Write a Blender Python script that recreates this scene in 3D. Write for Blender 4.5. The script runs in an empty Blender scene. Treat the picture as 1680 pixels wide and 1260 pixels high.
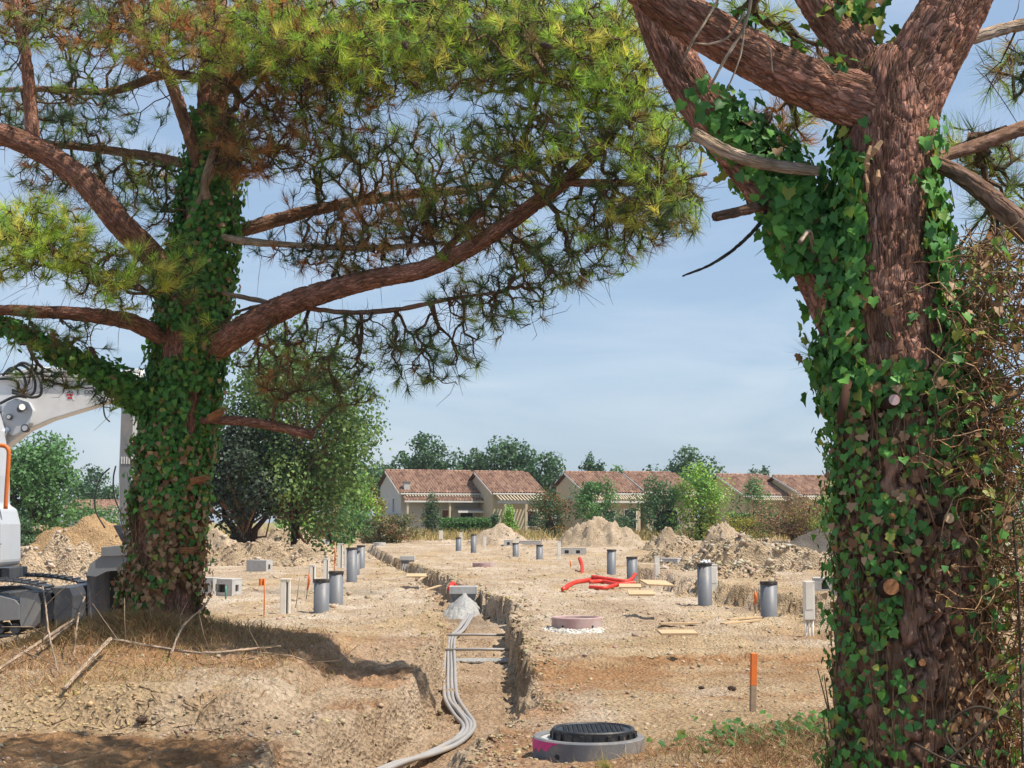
import bpy, math, random
import numpy as np
from mathutils import Vector, Matrix
rng = np.random.default_rng(11)
random.seed(11)
scene = bpy.context.scene
COL = scene.collection
R = math.radians

# ------------------------------------------------------------------ camera
EYE = 1.85                      # eye height in metres
FPX = 2400.0                    # focal length in pixels of a 1680 x 1260 frame
PITCH = math.atan(225.0 / FPX)  # horizon below the middle of the frame
cam = bpy.data.cameras.new('camera')
cam.sensor_width = 36.0
cam.lens = FPX / 1680.0 * 36.0
cam.clip_start = 0.1
cam.clip_end = 3000.0
camo = bpy.data.objects.new('camera', cam)
camo.location = (0, 0, EYE)
camo.rotation_euler = (math.pi / 2 + PITCH, 0, 0)
COL.objects.link(camo)
scene.camera = camo

# ------------------------------------------------------------------ light
SUN_EL, SUN_AZ = 60.0, 110.0     # azimuth measured from +Y (view direction) towards +X
sd = Vector((math.sin(R(SUN_AZ)) * math.cos(R(SUN_EL)), math.cos(R(SUN_AZ)) * math.cos(R(SUN_EL)), math.sin(R(SUN_EL))))
world = bpy.data.worlds.new('World')
scene.world = world
world.use_nodes = True
wn, wl = world.node_tree.nodes, world.node_tree.links
wn.clear()
w_out = wn.new('ShaderNodeOutputWorld')
w_bg = wn.new('ShaderNodeBackground')
w_sky = wn.new('ShaderNodeTexSky')
w_sky.sky_type = 'NISHITA'
w_sky.sun_disc = False
w_sky.sun_elevation = R(SUN_EL)
w_sky.sun_rotation = R(SUN_AZ)
w_sky.altitude = 30
w_sky.air_density = 1.15
w_sky.dust_density = 0.7
w_sky.ozone_density = 1.6
w_bg.inputs['Strength'].default_value = 0.15
# thin high cloud streaks, part of the sky itself
w_tc = wn.new('ShaderNodeTexCoord')
w_map = wn.new('ShaderNodeMapping')
w_map.inputs['Scale'].default_value = (1.6, 1.0, 6.5)
w_map.inputs['Rotation'].default_value = (0, R(-9), 0)
w_no = wn.new('ShaderNodeTexNoise')
w_no.inputs['Scale'].default_value = 2.6
w_no.inputs['Detail'].default_value = 6
w_no.inputs['Roughness'].default_value = 0.55
w_no.inputs['Distortion'].default_value = 0.5
w_rp = wn.new('ShaderNodeValToRGB')
w_rp.color_ramp.elements[0].position = 0.40
w_rp.color_ramp.elements[0].color = (1.3, 1.82, 2.6, 1)
w_rp.color_ramp.elements[1].position = 0.72
w_rp.color_ramp.elements[1].color = (2.25, 2.6, 3.15, 1)
w_mx = wn.new('ShaderNodeMix')
w_mx.data_type = 'RGBA'
wl.new(w_tc.outputs['Generated'], w_map.inputs['Vector'])
wl.new(w_map.outputs['Vector'], w_no.inputs['Vector'])
wl.new(w_no.outputs['Fac'], w_rp.inputs['Fac'])
w_mx.inputs['Factor'].default_value = 0.8
wl.new(w_sky.outputs['Color'], w_mx.inputs['A'])
wl.new(w_rp.outputs['Color'], w_mx.inputs['B'])
wl.new(w_mx.outputs['Result'], w_bg.inputs['Color'])
wl.new(w_bg.outputs['Background'], w_out.inputs['Surface'])

sun = bpy.data.lights.new('sun', 'SUN')
sun.energy = 3.9
sun.angle = R(0.55)
sun.color = (1.0, 0.93, 0.82)
suno = bpy.data.objects.new('sun', sun)
suno.rotation_euler = (-sd).to_track_quat('-Z', 'Y').to_euler()
suno.location = (30, 10, 60)
COL.objects.link(suno)

vs = scene.view_settings
vs.view_transform = 'Standard'
vs.look = 'None'
vs.gamma = 1.0
vs.exposure = 0.70
vs.use_curve_mapping = False
scene.cycles.use_denoising = True
scene.cycles.max_bounces = 6
scene.cycles.diffuse_bounces = 3
scene.cycles.transparent_max_bounces = 4

# ------------------------------------------------------------------ maths helpers
def sstep(a, b, x):
    t = np.clip((np.asarray(x, float) - a) / (b - a), 0, 1)
    return t * t * (3 - 2 * t)

def _hash(ix, iy, iz, seed):
    h = (ix.astype(np.int64) * 374761393 + iy.astype(np.int64) * 668265263 + iz.astype(np.int64) * 2147483647 + seed * 1274126177) & 0xFFFFFFFF
    h = ((h ^ (h >> 13)) * 1274126177) & 0xFFFFFFFF
    h = (h ^ (h >> 16)) & 0xFFFFFF
    return h / float(0xFFFFFF)

def vnoise(x, y, z=None, seed=0):
    x = np.asarray(x, float); y = np.asarray(y, float)
    z = np.zeros_like(x) if z is None else np.asarray(z, float)
    fx, fy, fz = np.floor(x), np.floor(y), np.floor(z)
    u, v, w = x - fx, y - fy, z - fz
    u = u * u * (3 - 2 * u); v = v * v * (3 - 2 * v); w = w * w * (3 - 2 * w)
    r = 0
    for dx in (0, 1):
        for dy in (0, 1):
            for dz in (0, 1):
                k = (u if dx else 1 - u) * (v if dy else 1 - v) * (w if dz else 1 - w)
                r = r + k * _hash(fx + dx, fy + dy, fz + dz, seed)
    return r * 2 - 1

def fbm(x, y, z=None, octv=4, seed=0, gain=0.5):
    a, s, r = 1.0, 1.0, 0.0
    for o in range(octv):
        r = r + a * vnoise(x * s, y * s, None if z is None else z * s, seed + o * 17)
        a *= gain; s *= 2.03
    return r

def nrm(v):
    return v / np.maximum(np.linalg.norm(v, axis=-1, keepdims=True), 1e-9)

_F = np.array((0, math.cos(PITCH), math.sin(PITCH)))
_U = np.array((0, -math.sin(PITCH), math.cos(PITCH)))
def ray(px, py):
    return _F + np.array((1.0, 0, 0)) * (px - 840) / FPX + _U * (630 - py) / FPX
def P(px, py, y):
    """the point at distance y (metres along the ground) that the photograph shows at a pixel"""
    d = ray(px, py); t = y / d[1]
    return np.array((d[0] * t, y, EYE + d[2] * t))
def mpp(y):
    return y / FPX          # metres for one photograph pixel at distance y
# ------------------------------------------------------------------ object helpers
def tag(o, label=None, cat=None, group=None, kind=None):
    if label: o['label'] = label
    if cat: o['category'] = cat
    if group: o['group'] = group
    if kind: o['kind'] = kind
    return o

def thing(name, label, cat, loc=(0, 0, 0), rotz=0.0, group=None):
    o = bpy.data.objects.new(name, None)
    o.empty_display_size = 0.2
    o.location = tuple(float(v) for v in loc)
    o.rotation_euler = (0, 0, rotz)
    COL.objects.link(o)
    return tag(o, label, cat, group)

def link(name, me, parent=None, mat=None):
    o = bpy.data.objects.new(name, me)
    COL.objects.link(o)
    if mat is not None and len(me.materials) == 0:
        me.materials.append(mat)
    if parent is not None:
        o.parent = parent
    return o

def np_mesh(name, V, F, mat=None, uv=None, col=None, smooth=False):
    """V (n,3), F an (m,k) array or a list of such arrays"""
    me = bpy.data.meshes.new(name)
    V = np.ascontiguousarray(V, np.float32)
    Fs = F if isinstance(F, list) else [F]
    Fs = [np.asarray(f, np.int32) for f in Fs if len(f)]
    loops = np.concatenate([f.ravel() for f in Fs])
    sizes = np.concatenate([np.full(len(f), f.shape[1], np.int32) for f in Fs])
    starts = np.concatenate([[0], np.cumsum(sizes)[:-1]]).astype(np.int32)
    me.vertices.add(len(V)); me.vertices.foreach_set('co', V.ravel())
    me.loops.add(len(loops)); me.loops.foreach_set('vertex_index', loops)
    me.polygons.add(len(sizes)); me.polygons.foreach_set('loop_start', starts)
    if smooth:
        me.polygons.foreach_set('use_smooth', np.ones(len(sizes), bool))
    me.update(calc_edges=True)
    if uv is not None:
        l = me.uv_layers.new(name='UVMap')
        l.data.foreach_set('uv', np.ascontiguousarray(np.asarray(uv, np.float32)[loops]).ravel())
    if col is not None:
        a = me.color_attributes.new('Col', 'FLOAT_COLOR', 'POINT')
        c = np.ones((len(V), 4), np.float32); c[:, :3] = col
        a.data.foreach_set('color', c.ravel())
    if mat is not None:
        me.materials.append(mat)
    return me

def np_obj(name, V, F, mat, parent=None, **k):
    return link(name, np_mesh(name, V, F, mat, **k), parent)

class MB:
    """collects shapes for ONE mesh"""
    def __init__(s): s.v, s.f = [], []
    def add(s, v, f):
        n = len(s.v); s.v += [tuple(map(float, p)) for p in v]; s.f += [tuple(i + n for i in q) for q in f]; return s
    def box(s, c, d, rz=0.0, M=None):
        x, y, z = d[0] / 2, d[1] / 2, d[2] / 2
        v = [Vector((i, j, k)) for i in (-x, x) for j in (-y, y) for k in (-z, z)]
        Mx = M if M is not None else Matrix.Rotation(rz, 3, 'Z')
        return s.add([Mx @ p + Vector(c) for p in v], [(0, 1, 3, 2), (4, 6, 7, 5), (0, 4, 5, 1), (2, 3, 7, 6), (0, 2, 6, 4), (1, 5, 7, 3)])
    def prism(s, pts, d, axis='y'):
        """polygon pts (a,b) extruded between d[0] and d[1]"""
        n = len(pts)
        if axis == 'y': v = [(a, e, b) for e in d for a, b in pts]
        elif axis == 'x': v = [(e, a, b) for e in d for a, b in pts]
        else: v = [(a, b, e) for e in d for a, b in pts]
        f = [tuple(range(n))[::-1], tuple(range(n, 2 * n))] + [(i, (i + 1) % n, n + (i + 1) % n, n + i) for i in range(n)]
        return s.add(v, f)
    def tube(s, pts, r, n=8, caps=True):
        pts = [Vector(p) for p in pts]; rr = r if isinstance(r, (list, tuple)) else [r] * len(pts)
        v, f = [], []; ref = None
        for i, p in enumerate(pts):
            t = (pts[min(i + 1, len(pts) - 1)] - pts[max(i - 1, 0)]).normalized()
            if ref is None: ref = Vector((0, 0, 1)) if abs(t.z) < 0.9 else Vector((1, 0, 0))
            a = (ref - t * ref.dot(t)).normalized(); b = t.cross(a); ref = a
            v += [p + (a * math.cos(2 * math.pi * k / n) + b * math.sin(2 * math.pi * k / n)) * rr[i] for k in range(n)]
        for i in range(len(pts) - 1):
            for k in range(n):
                f.append((i * n + k, i * n + (k + 1) % n, (i + 1) * n + (k + 1) % n, (i + 1) * n + k))
        if caps: f += [tuple(range(n))[::-1], tuple(range((len(pts) - 1) * n, len(pts) * n))]
        return s.add(v, f)
    def lathe(s, prof, c=(0, 0, 0), n=32, closed=False):
        v = [(c[0] + r * math.cos(2 * math.pi * k / n), c[1] + r * math.sin(2 * math.pi * k / n), c[2] + z) for r, z in prof for k in range(n)]
        m = len(prof); f = []
        for i in range(m if closed else m - 1):
            j = (i + 1) % m
            for k in range(n):
                f.append((i * n + k, i * n + (k + 1) % n, j * n + (k + 1) % n, j * n + k))
        return s.add(v, f)
    def mesh(s, name, mat=None, smooth=False):
        me = bpy.data.meshes.new(name); me.from_pydata(s.v, [], s.f); me.update()
        if smooth: me.polygons.foreach_set('use_smooth', [True] * len(me.polygons))
        if mat is not None: me.materials.append(mat)
        return me
    def build(s, name, mat, parent=None, smooth=False, bevel=0.0):
        o = link(name, s.mesh(name, mat, smooth), parent)
        if bevel:
            b = o.modifiers.new('bevel', 'BEVEL'); b.width = bevel; b.segments = 2; b.limit_method = 'ANGLE'
        return o

def ico(sub=1):
    t = (1 + 5 ** 0.5) / 2
    V = [(-1, t, 0), (1, t, 0), (-1, -t, 0), (1, -t, 0), (0, -1, t), (0, 1, t), (0, -1, -t), (0, 1, -t), (t, 0, -1), (t, 0, 1), (-t, 0, -1), (-t, 0, 1)]
    F = [(0, 11, 5), (0, 5, 1), (0, 1, 7), (0, 7, 10), (0, 10, 11), (1, 5, 9), (5, 11, 4), (11, 10, 2), (10, 7, 6), (7, 1, 8), (3, 9, 4), (3, 4, 2), (3, 2, 6), (3, 6, 8), (3, 8, 9), (4, 9, 5), (2, 4, 11), (6, 2, 10), (8, 6, 7), (9, 8, 1)]
    V = [Vector(v).normalized() for v in V]
    for _ in range(sub - 1):
        c, G2 = {}, []
        def m(a, b):
            k = (min(a, b), max(a, b))
            if k not in c:
                V.append(((V[a] + V[b]) / 2).normalized()); c[k] = len(V) - 1
            return c[k]
        for a, b, d in F:
            x, y, z = m(a, b), m(b, d), m(d, a)
            G2 += [(a, x, z), (b, y, x), (d, z, y), (x, y, z)]
        F = G2
    return np.array([tuple(v) for v in V]), np.array(F)

def basis(n, t):
    """rotation matrices with columns (side, t, n) from normals and tangents"""
    n = nrm(n); t = nrm(t - n * np.sum(t * n, -1, keepdims=True)); s = np.cross(t, n)
    return np.stack([s, t, n], -1)

def scatter(tv, tf, M, pos, scale, tcol=None):
    """copies of a template (tv, tf) joined into arrays; M (n,3,3), pos (n,3), scale (n,) or (n,3)"""
    n = len(pos); k = len(tv)
    sc = np.asarray(scale, float)
    sc = sc[:, None, None] if sc.ndim == 1 else sc[:, None, :]
    V = np.einsum('nij,nkj->nki', M, tv[None] * sc) + pos[:, None]
    F = (tf[None] + (np.arange(n) * k)[:, None, None]).reshape(-1, tf.shape[1])
    return V.reshape(-1, 3), F

def rand_rot(n):
    a = nrm(rng.normal(size=(n, 3))); b = rng.normal(size=(n, 3))
    return basis(a, b)

# ------------------------------------------------------------------ materials
def new_mat(name):
    m = bpy.data.materials.new(name); m.use_nodes = True
    nt = m.node_tree; nt.nodes.clear()
    o = nt.nodes.new('ShaderNodeOutputMaterial'); b = nt.nodes.new('ShaderNodeBsdfPrincipled')
    nt.links.new(b.outputs[0], o.inputs[0])
    return m, nt, b, o

def N(nt, kind, **k):
    n = nt.nodes.new(kind)
    for a, v in k.items():
        if a.startswith('i_'):
            n.inputs[a[2:].replace('_', ' ')].default_value = v
        else:
            setattr(n, a, v)
    return n

def ramp(nt, fac, stops):
    r = nt.nodes.new('ShaderNodeValToRGB'); e = r.color_ramp.elements
    while len(e) < len(stops): e.new(0.5)
    for q, (p, c) in zip(e, stops):
        q.position = p; q.color = (*c, 1)
    nt.links.new(fac, r.inputs['Fac'])
    return r.outputs['Color']

def mixc(nt, fac, a, b, mode='MIX'):
    m = nt.nodes.new('ShaderNodeMix'); m.data_type = 'RGBA'; m.blend_type = mode
    for s, v in (('Factor', fac), ('A', a), ('B', b)):
        if isinstance(v, (int, float)): m.inputs[s].default_value = v
        elif isinstance(v, tuple): m.inputs[s].default_value = (*v, 1)
        else: nt.links.new(v, m.inputs[s])
    return m.outputs['Result']

def noise(nt, scale, detail=4, rough=0.6, coord='Object', vec=None, stretch=None, dist=0.0):
    n = N(nt, 'ShaderNodeTexNoise', i_Scale=scale, i_Detail=detail, i_Roughness=rough, i_Distortion=dist)
    if vec is None:
        tc = nt.nodes.new('ShaderNodeTexCoord'); vec = tc.outputs[coord]
    if stretch:
        mp = nt.nodes.new('ShaderNodeMapping'); mp.inputs['Scale'].default_value = stretch
        nt.links.new(vec, mp.inputs['Vector']); vec = mp.outputs['Vector']
    nt.links.new(vec, n.inputs['Vector'])
    return n.outputs['Fac']

def bump(nt, b, h, strength=0.5, dist=0.02):
    bp = N(nt, 'ShaderNodeBump', i_Strength=strength, i_Distance=dist)
    nt.links.new(h, bp.inputs['Height']); nt.links.new(bp.outputs['Normal'], b.inputs['Normal'])

def paint(name, c, rough=0.5, var=0.15, scale=6.0, dirt=None, dirt_amt=0.4, metal=0.0, bmp=0.15, bdist=0.004):
    """one colour with slight mottling, and dust with a shape of its own"""
    m, nt, b, _ = new_mat(name)
    f = noise(nt, scale, 5, 0.65)
    lo = tuple(max(0, v * (1 - var)) for v in c); hi = tuple(min(1, v * (1 + var)) for v in c)
    col = ramp(nt, f, [(0.3, lo), (0.7, hi)])
    if dirt:
        g = noise(nt, scale * 0.55, 6, 0.7, dist=0.6)
        g = ramp(nt, g, [(0.48, (0, 0, 0)), (0.68, (dirt_amt,) * 3)])
        col = mixc(nt, g, col, dirt)
    nt.links.new(col, b.inputs['Base Color'])
    b.inputs['Roughness'].default_value = rough; b.inputs['Metallic'].default_value = metal
    bump(nt, b, noise(nt, scale * 9, 4), bmp, bdist)
    return m

def leaf_mat(name, trans=0.35, rough=0.45, spec=0.3):
    """colour from the leaf's own attribute; light passes through the blade"""
    m, nt, b, o = new_mat(name)
    at = N(nt, 'ShaderNodeAttribute', attribute_name='Col')
    nt.links.new(at.outputs['Color'], b.inputs['Base Color'])
    b.inputs['Roughness'].default_value = rough
    b.inputs['Specular IOR Level'].default_value = spec
    t = nt.nodes.new('ShaderNodeBsdfTranslucent')
    hs = N(nt, 'ShaderNodeHueSaturation', i_Hue=0.485, i_Saturation=1.1, i_Value=1.25)
    nt.links.new(at.outputs['Color'], hs.inputs['Color']); nt.links.new(hs.outputs['Color'], t.inputs['Color'])
    mx = nt.nodes.new('ShaderNodeMixShader'); mx.inputs[0].default_value = trans
    nt.links.new(b.outputs[0], mx.inputs[1]); nt.links.new(t.outputs[0], mx.inputs[2]); nt.links.new(mx.outputs[0], o.inputs[0])
    return m

def earth_mat(name, c1, c2, c3, scale=1.0, attr=False):
    m, nt, b, _ = new_mat(name)
    tc = nt.nodes.new('ShaderNodeTexCoord'); v = tc.outputs['Object']
    a = noise(nt, 0.55 * scale, 5, 0.6, vec=v)
    col = ramp(nt, a, [(0.35, c1), (0.52, c2), (0.68, c3)])
    f = noise(nt, 14 * scale, 6, 0.75, vec=v)
    col = mixc(nt, 0.75, col, ramp(nt, f, [(0.34, (0.62, 0.60, 0.58)), (0.5, (0.97, 0.97, 0.97)), (0.66, (1.25, 1.26, 1.28))]), 'MULTIPLY')
    vo = N(nt, 'ShaderNodeTexVoronoi', i_Scale=22 * scale); nt.links.new(v, vo.inputs['Vector'])
    g = ramp(nt, vo.outputs['Color'], [(0.2, (0.80, 0.79, 0.77)), (0.8, (1.14, 1.14, 1.14))])
    col = mixc(nt, 0.6, col, g, 'MULTIPLY')
    if attr:
        at = N(nt, 'ShaderNodeAttribute', attribute_name='Col')
        col = mixc(nt, 1.0, col, at.outputs['Color'], 'MULTIPLY')
    nt.links.new(col, b.inputs['Base Color'])
    b.inputs['Roughness'].default_value = 0.95; b.inputs['Specular IOR Level'].default_value = 0.15
    s1 = noise(nt, 9 * scale, 8, 0.75, vec=v)
    mt = N(nt, 'ShaderNodeMath', operation='MULTIPLY_ADD'); mt.inputs[1].default_value = 0.6
    nt.links.new(vo.outputs['Distance'], mt.inputs[0]); nt.links.new(s1, mt.inputs[2])
    bump(nt, b, mt.outputs[0], 1.0, 0.07 / scale)
    return m

def bark_mat(name, c1, c2, c3, su=40.0, sv=9.0, pl=(26.0, 9.0), fis=0.5):
    m, nt, b, _ = new_mat(name)
    uv = nt.nodes.new('ShaderNodeUVMap'); uv.uv_map = 'UVMap'
    f = noise(nt, 1.0, 7, 0.7, vec=uv.outputs[0], stretch=(su, sv, 1), dist=0.4)
    col = ramp(nt, f, [(0.28, c1), (0.5, c2), (0.74, c3)])
    g = noise(nt, 2.2, 4, 0.6)
    col = mixc(nt, 0.5, col, ramp(nt, g, [(0.3, (0.72, 0.70, 0.70)), (0.7, (1.2, 1.17, 1.15))]), 'MULTIPLY')
    at = N(nt, 'ShaderNodeAttribute', attribute_name='Col')
    col = mixc(nt, 0.8, col, at.outputs['Color'], 'MULTIPLY')
    nt.links.new(col, b.inputs['Base Color'])
    b.inputs['Roughness'].default_value = 0.9; b.inputs['Specular IOR Level'].default_value = 0.2
    f2 = noise(nt, 1.0, 6, 0.75, vec=uv.outputs[0], stretch=(su * 3, sv * 3, 1))
    # layered plates parted by fissures
    nz = N(nt, 'ShaderNodeTexNoise', i_Scale=9.0, i_Detail=3.0); nt.links.new(uv.outputs[0], nz.inputs['Vector'])
    wv = N(nt, 'ShaderNodeVectorMath', operation='MULTIPLY_ADD'); wv.inputs[1].default_value = (0.035, 0.16, 0)
    nt.links.new(nz.outputs['Color'], wv.inputs[0]); nt.links.new(uv.outputs[0], wv.inputs[2])
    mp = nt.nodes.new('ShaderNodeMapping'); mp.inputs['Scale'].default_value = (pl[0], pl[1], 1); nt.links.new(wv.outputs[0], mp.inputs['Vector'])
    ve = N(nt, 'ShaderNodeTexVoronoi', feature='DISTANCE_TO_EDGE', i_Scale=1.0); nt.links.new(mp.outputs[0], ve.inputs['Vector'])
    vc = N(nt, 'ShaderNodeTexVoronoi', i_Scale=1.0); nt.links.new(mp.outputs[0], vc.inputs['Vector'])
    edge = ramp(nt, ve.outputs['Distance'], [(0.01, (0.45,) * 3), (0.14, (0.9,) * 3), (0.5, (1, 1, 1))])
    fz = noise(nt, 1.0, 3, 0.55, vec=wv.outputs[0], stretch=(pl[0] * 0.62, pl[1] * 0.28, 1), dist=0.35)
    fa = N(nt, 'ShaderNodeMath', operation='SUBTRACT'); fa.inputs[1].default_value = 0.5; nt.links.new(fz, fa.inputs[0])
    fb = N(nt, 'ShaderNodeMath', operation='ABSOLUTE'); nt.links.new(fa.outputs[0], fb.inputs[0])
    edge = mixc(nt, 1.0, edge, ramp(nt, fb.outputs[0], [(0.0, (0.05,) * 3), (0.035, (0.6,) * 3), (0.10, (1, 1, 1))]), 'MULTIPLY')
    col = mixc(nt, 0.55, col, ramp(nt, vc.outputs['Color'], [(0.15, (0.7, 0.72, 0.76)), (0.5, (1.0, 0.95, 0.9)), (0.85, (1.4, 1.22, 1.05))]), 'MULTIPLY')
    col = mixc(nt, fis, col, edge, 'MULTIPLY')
    nt.links.new(col, b.inputs['Base Color'])
    hm = N(nt, 'ShaderNodeMath', operation='MULTIPLY_ADD'); hm.inputs[1].default_value = 0.35; nt.links.new(f2, hm.inputs[0]); nt.links.new(edge, hm.inputs[2])
    bump(nt, b, hm.outputs[0], 1.0, 0.02)
    return m

EARTH = earth_mat('earth', (0.40, 0.285, 0.185), (0.50, 0.38, 0.262), (0.58, 0.468, 0.35), attr=True)
SPOIL = earth_mat('spoil', (0.42, 0.33, 0.235), (0.50, 0.40, 0.29), (0.57, 0.47, 0.36), attr=True)
STONE = leaf_mat('stone_colour', 0.0, 0.95, 0.15)
NEEDLE = leaf_mat('pine_needle', 0.5, 0.5, 0.25)
LEAF = leaf_mat('broad_leaf', 0.32, 0.5, 0.3)
IVY = leaf_mat('ivy_leaf', 0.28, 0.5, 0.22)
STRAW = leaf_mat('straw', 0.2, 0.8, 0.2)
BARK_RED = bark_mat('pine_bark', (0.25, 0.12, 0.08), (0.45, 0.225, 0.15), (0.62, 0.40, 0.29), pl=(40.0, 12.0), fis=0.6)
BARK_DARK = bark_mat('old_bark', (0.16, 0.09, 0.06), (0.30, 0.175, 0.115), (0.46, 0.30, 0.20), pl=(15.0, 5.0), fis=0.42)
BARK_GREY = bark_mat('grey_bark', (0.05, 0.042, 0.034), (0.10, 0.085, 0.066), (0.17, 0.145, 0.115))
TWIG = bark_mat('twig_bark', (0.09, 0.06, 0.042), (0.16, 0.105, 0.07), (0.26, 0.18, 0.12), fis=0.15)
DEADWOOD = bark_mat('dead_wood', (0.30, 0.22, 0.15), (0.45, 0.35, 0.25), (0.58, 0.48, 0.37), 60, 5, (30.0, 3.0), 0.15)
FRESHCUT = paint('fresh_cut_wood', (0.34, 0.145, 0.055), 0.85, 0.4, 45, bmp=0.3)
PVC = paint('grey_plastic', (0.155, 0.162, 0.176), 0.5, 0.06, 3, (0.42, 0.33, 0.23), 0.35)
RIM = paint('black_rubber', (0.025, 0.022, 0.022), 0.6, 0.2, 12, (0.3, 0.23, 0.16), 0.4)
CREAM = paint('cream_plastic', (0.78, 0.74, 0.66), 0.5, 0.05, 5, (0.45, 0.36, 0.26), 0.35)
CONC = paint('pale_concrete', (0.46, 0.45, 0.43), 0.85, 0.14, 7, (0.42, 0.34, 0.25), 0.45, bmp=0.4)
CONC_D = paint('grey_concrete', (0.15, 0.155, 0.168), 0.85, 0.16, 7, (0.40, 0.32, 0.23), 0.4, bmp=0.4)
CONC_P = paint('pink_concrete', (0.43, 0.27, 0.26), 0.85, 0.14, 7, (0.45, 0.40, 0.35), 0.8, bmp=0.4)
PINKPAINT = paint('pink_marking_paint', (0.62, 0.05, 0.22), 0.6, 0.2, 20)
HOLE = paint('dark_opening', (0.03, 0.03, 0.03), 0.9, 0.2, 8)
IRON = paint('cast_iron', (0.022, 0.023, 0.028), 0.45, 0.3, 25, (0.25, 0.2, 0.15), 0.25, metal=0.2, bmp=0.5)
PLY = paint('plywood', (0.53, 0.37, 0.205), 0.8, 0.12, 9, (0.4, 0.3, 0.2), 0.35)
REDPIPE = paint('red_duct', (0.66, 0.035, 0.015), 0.4, 0.12, 8, (0.5, 0.25, 0.15), 0.25)
ORANGE = paint('orange_paint', (0.70, 0.16, 0.02), 0.6, 0.15, 14, (0.4, 0.25, 0.15), 0.3)
DUCT = paint('grey_duct', (0.31, 0.295, 0.285), 0.55, 0.08, 5, (0.46, 0.36, 0.25), 0.5)
STAKEWOOD = paint('stake_wood', (0.30, 0.22, 0.15), 0.85, 0.2, 20)
MORTAR = earth_mat('mortar', (0.36, 0.355, 0.34), (0.43, 0.42, 0.40), (0.50, 0.49, 0.46), 2.0)
# ------------------------------------------------------------------ terrain
TL = np.array([(4, -1.75), (10.9, -1.78), (12.0, -2.0), (13.6, -1.62), (15.0, -1.30), (17.8, -1.13), (21.7, -1.12), (28.6, -1.38), (34.2, -1.8), (46.7, -2.95), (63.4, -5.35), (88, -8.9), (110, -12)])
TR = np.array([(4, -0.3), (11.5, -0.35), (13.0, -0.2), (15.0, 0.27), (18.9, 0.23), (24, 0.15), (29.6, -0.05), (31.5, 0.12), (34, 0.1), (37, -0.62), (41.5, -1.35), (53.5, -2.8), (74, -5.9), (103, -10.6), (110, -11)])
BANK = np.array([(18, 5.9), (22, 5.5), (26.5, 5.35), (31, 4.95), (36, 4.45), (44, 3.45), (50, 4.5), (60, 8)])
def trench_depth(y):
    return 0.56 + 0.0 * y

def H0(x, y, rag=0.0):
    x = np.asarray(x, float); y = np.asarray(y, float)
    z = 0.6 * sstep(70, 112, y)
    # rise on which the ivy-clad pine stands
    yb = y + 0.35 * vnoise(x * 0.9 + 3, 0 * y + 0.5, seed=77) + rag * 0.12
    mound = 0.24 * sstep(13.35, 13.85, yb) * sstep(-2.1, -2.55, x + rag * 0.1) * sstep(22.8, 20.5, y)
    mound = mound * (1 - 0.75 * sstep(-5.7, -6.6, x) * sstep(15.5, 17.5, y))
    mound = mound + 0.27 * np.exp(-(((x + 5.0) / 1.9) ** 2 + ((y - 19.3) / 2.1) ** 2))
    z = z + mound
    # bank on the right behind the row of pipes
    bx = np.interp(y, BANK[:, 0], BANK[:, 1]) + rag * 0.25
    z = z + 0.42 * sstep(0, 0.35, x - bx) * sstep(58, 44, y) * sstep(15, 20, y)
    # low hump under the ground ivy
    z = z + 0.24 * np.exp(-(((x - 2.35) / 0.85) ** 2 + ((y - 11.4) / 1.1) ** 2))
    # the trench
    xl = np.interp(y, TL[:, 0], TL[:, 1]); xr = np.interp(y, TR[:, 0], TR[:, 1])
    bl = np.interp(y, [10, 14, 18, 30], [0.2, 0.18, 0.13, 0.10]); br = np.interp(y, [10, 14, 18, 30], [0.7, 0.45, 0.07, 0.05])
    rg = rag * np.interp(y, [14, 18], [0.07, 0.06]); dl = x - xl + rg; dr = xr - x + rg * 1.6
    ins = np.minimum(np.clip(dl / bl, 0, 1), np.clip(dr / br, 0, 1))
    z = z - (trench_depth(y)) * (ins ** 0.8) * sstep(108, 100, y)
    return z

def G(px, py, dz=0.0):
    """first terrain point on the line of sight through a photograph pixel"""
    d = ray(px, py)
    ys = np.concatenate([np.arange(6, 60, 0.02), np.arange(60, 400, 0.1)])
    t = ys / d[1]
    x = d[0] * t; z = EYE + d[2] * t
    hit = np.nonzero(z <= H0(x, ys) + dz)[0]
    i = hit[0] if len(hit) else len(ys) - 1
    return np.array((x[i], ys[i], float(H0(x[i], ys[i]))))

def GZ(px, py, z):
    d = ray(px, py); t = (z - EYE) / d[2]
    return np.array((d[0] * t, d[1] * t, z))

def detail(x, y):
    rough = fbm(x * 0.9, y * 0.9, octv=3, seed=3) * 0.035
    clods = fbm(x * 5.5, y * 5.5, octv=4, seed=5, gain=0.6)
    k = 0.018 + 0.03 * sstep(-0.2, 0.6, vnoise(x * 0.4, y * 0.25, seed=9))
    # tracked ridges running across the site
    ridge = vnoise(x * 0.35, y * 2.6, seed=21) * 0.022
    lumps = np.maximum(vnoise(x * 2.3, y * 2.3, seed=31) - 0.25, 0) * 0.10 * sstep(20, 26, y)
    return rough + clods * k + ridge + lumps

def ground_z(x, y):
    rag = fbm(np.asarray(x) * 2.1, np.asarray(y) * 2.1, octv=4, seed=41, gain=0.6)
    return H0(x, y, rag) + detail(x, y)

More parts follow.
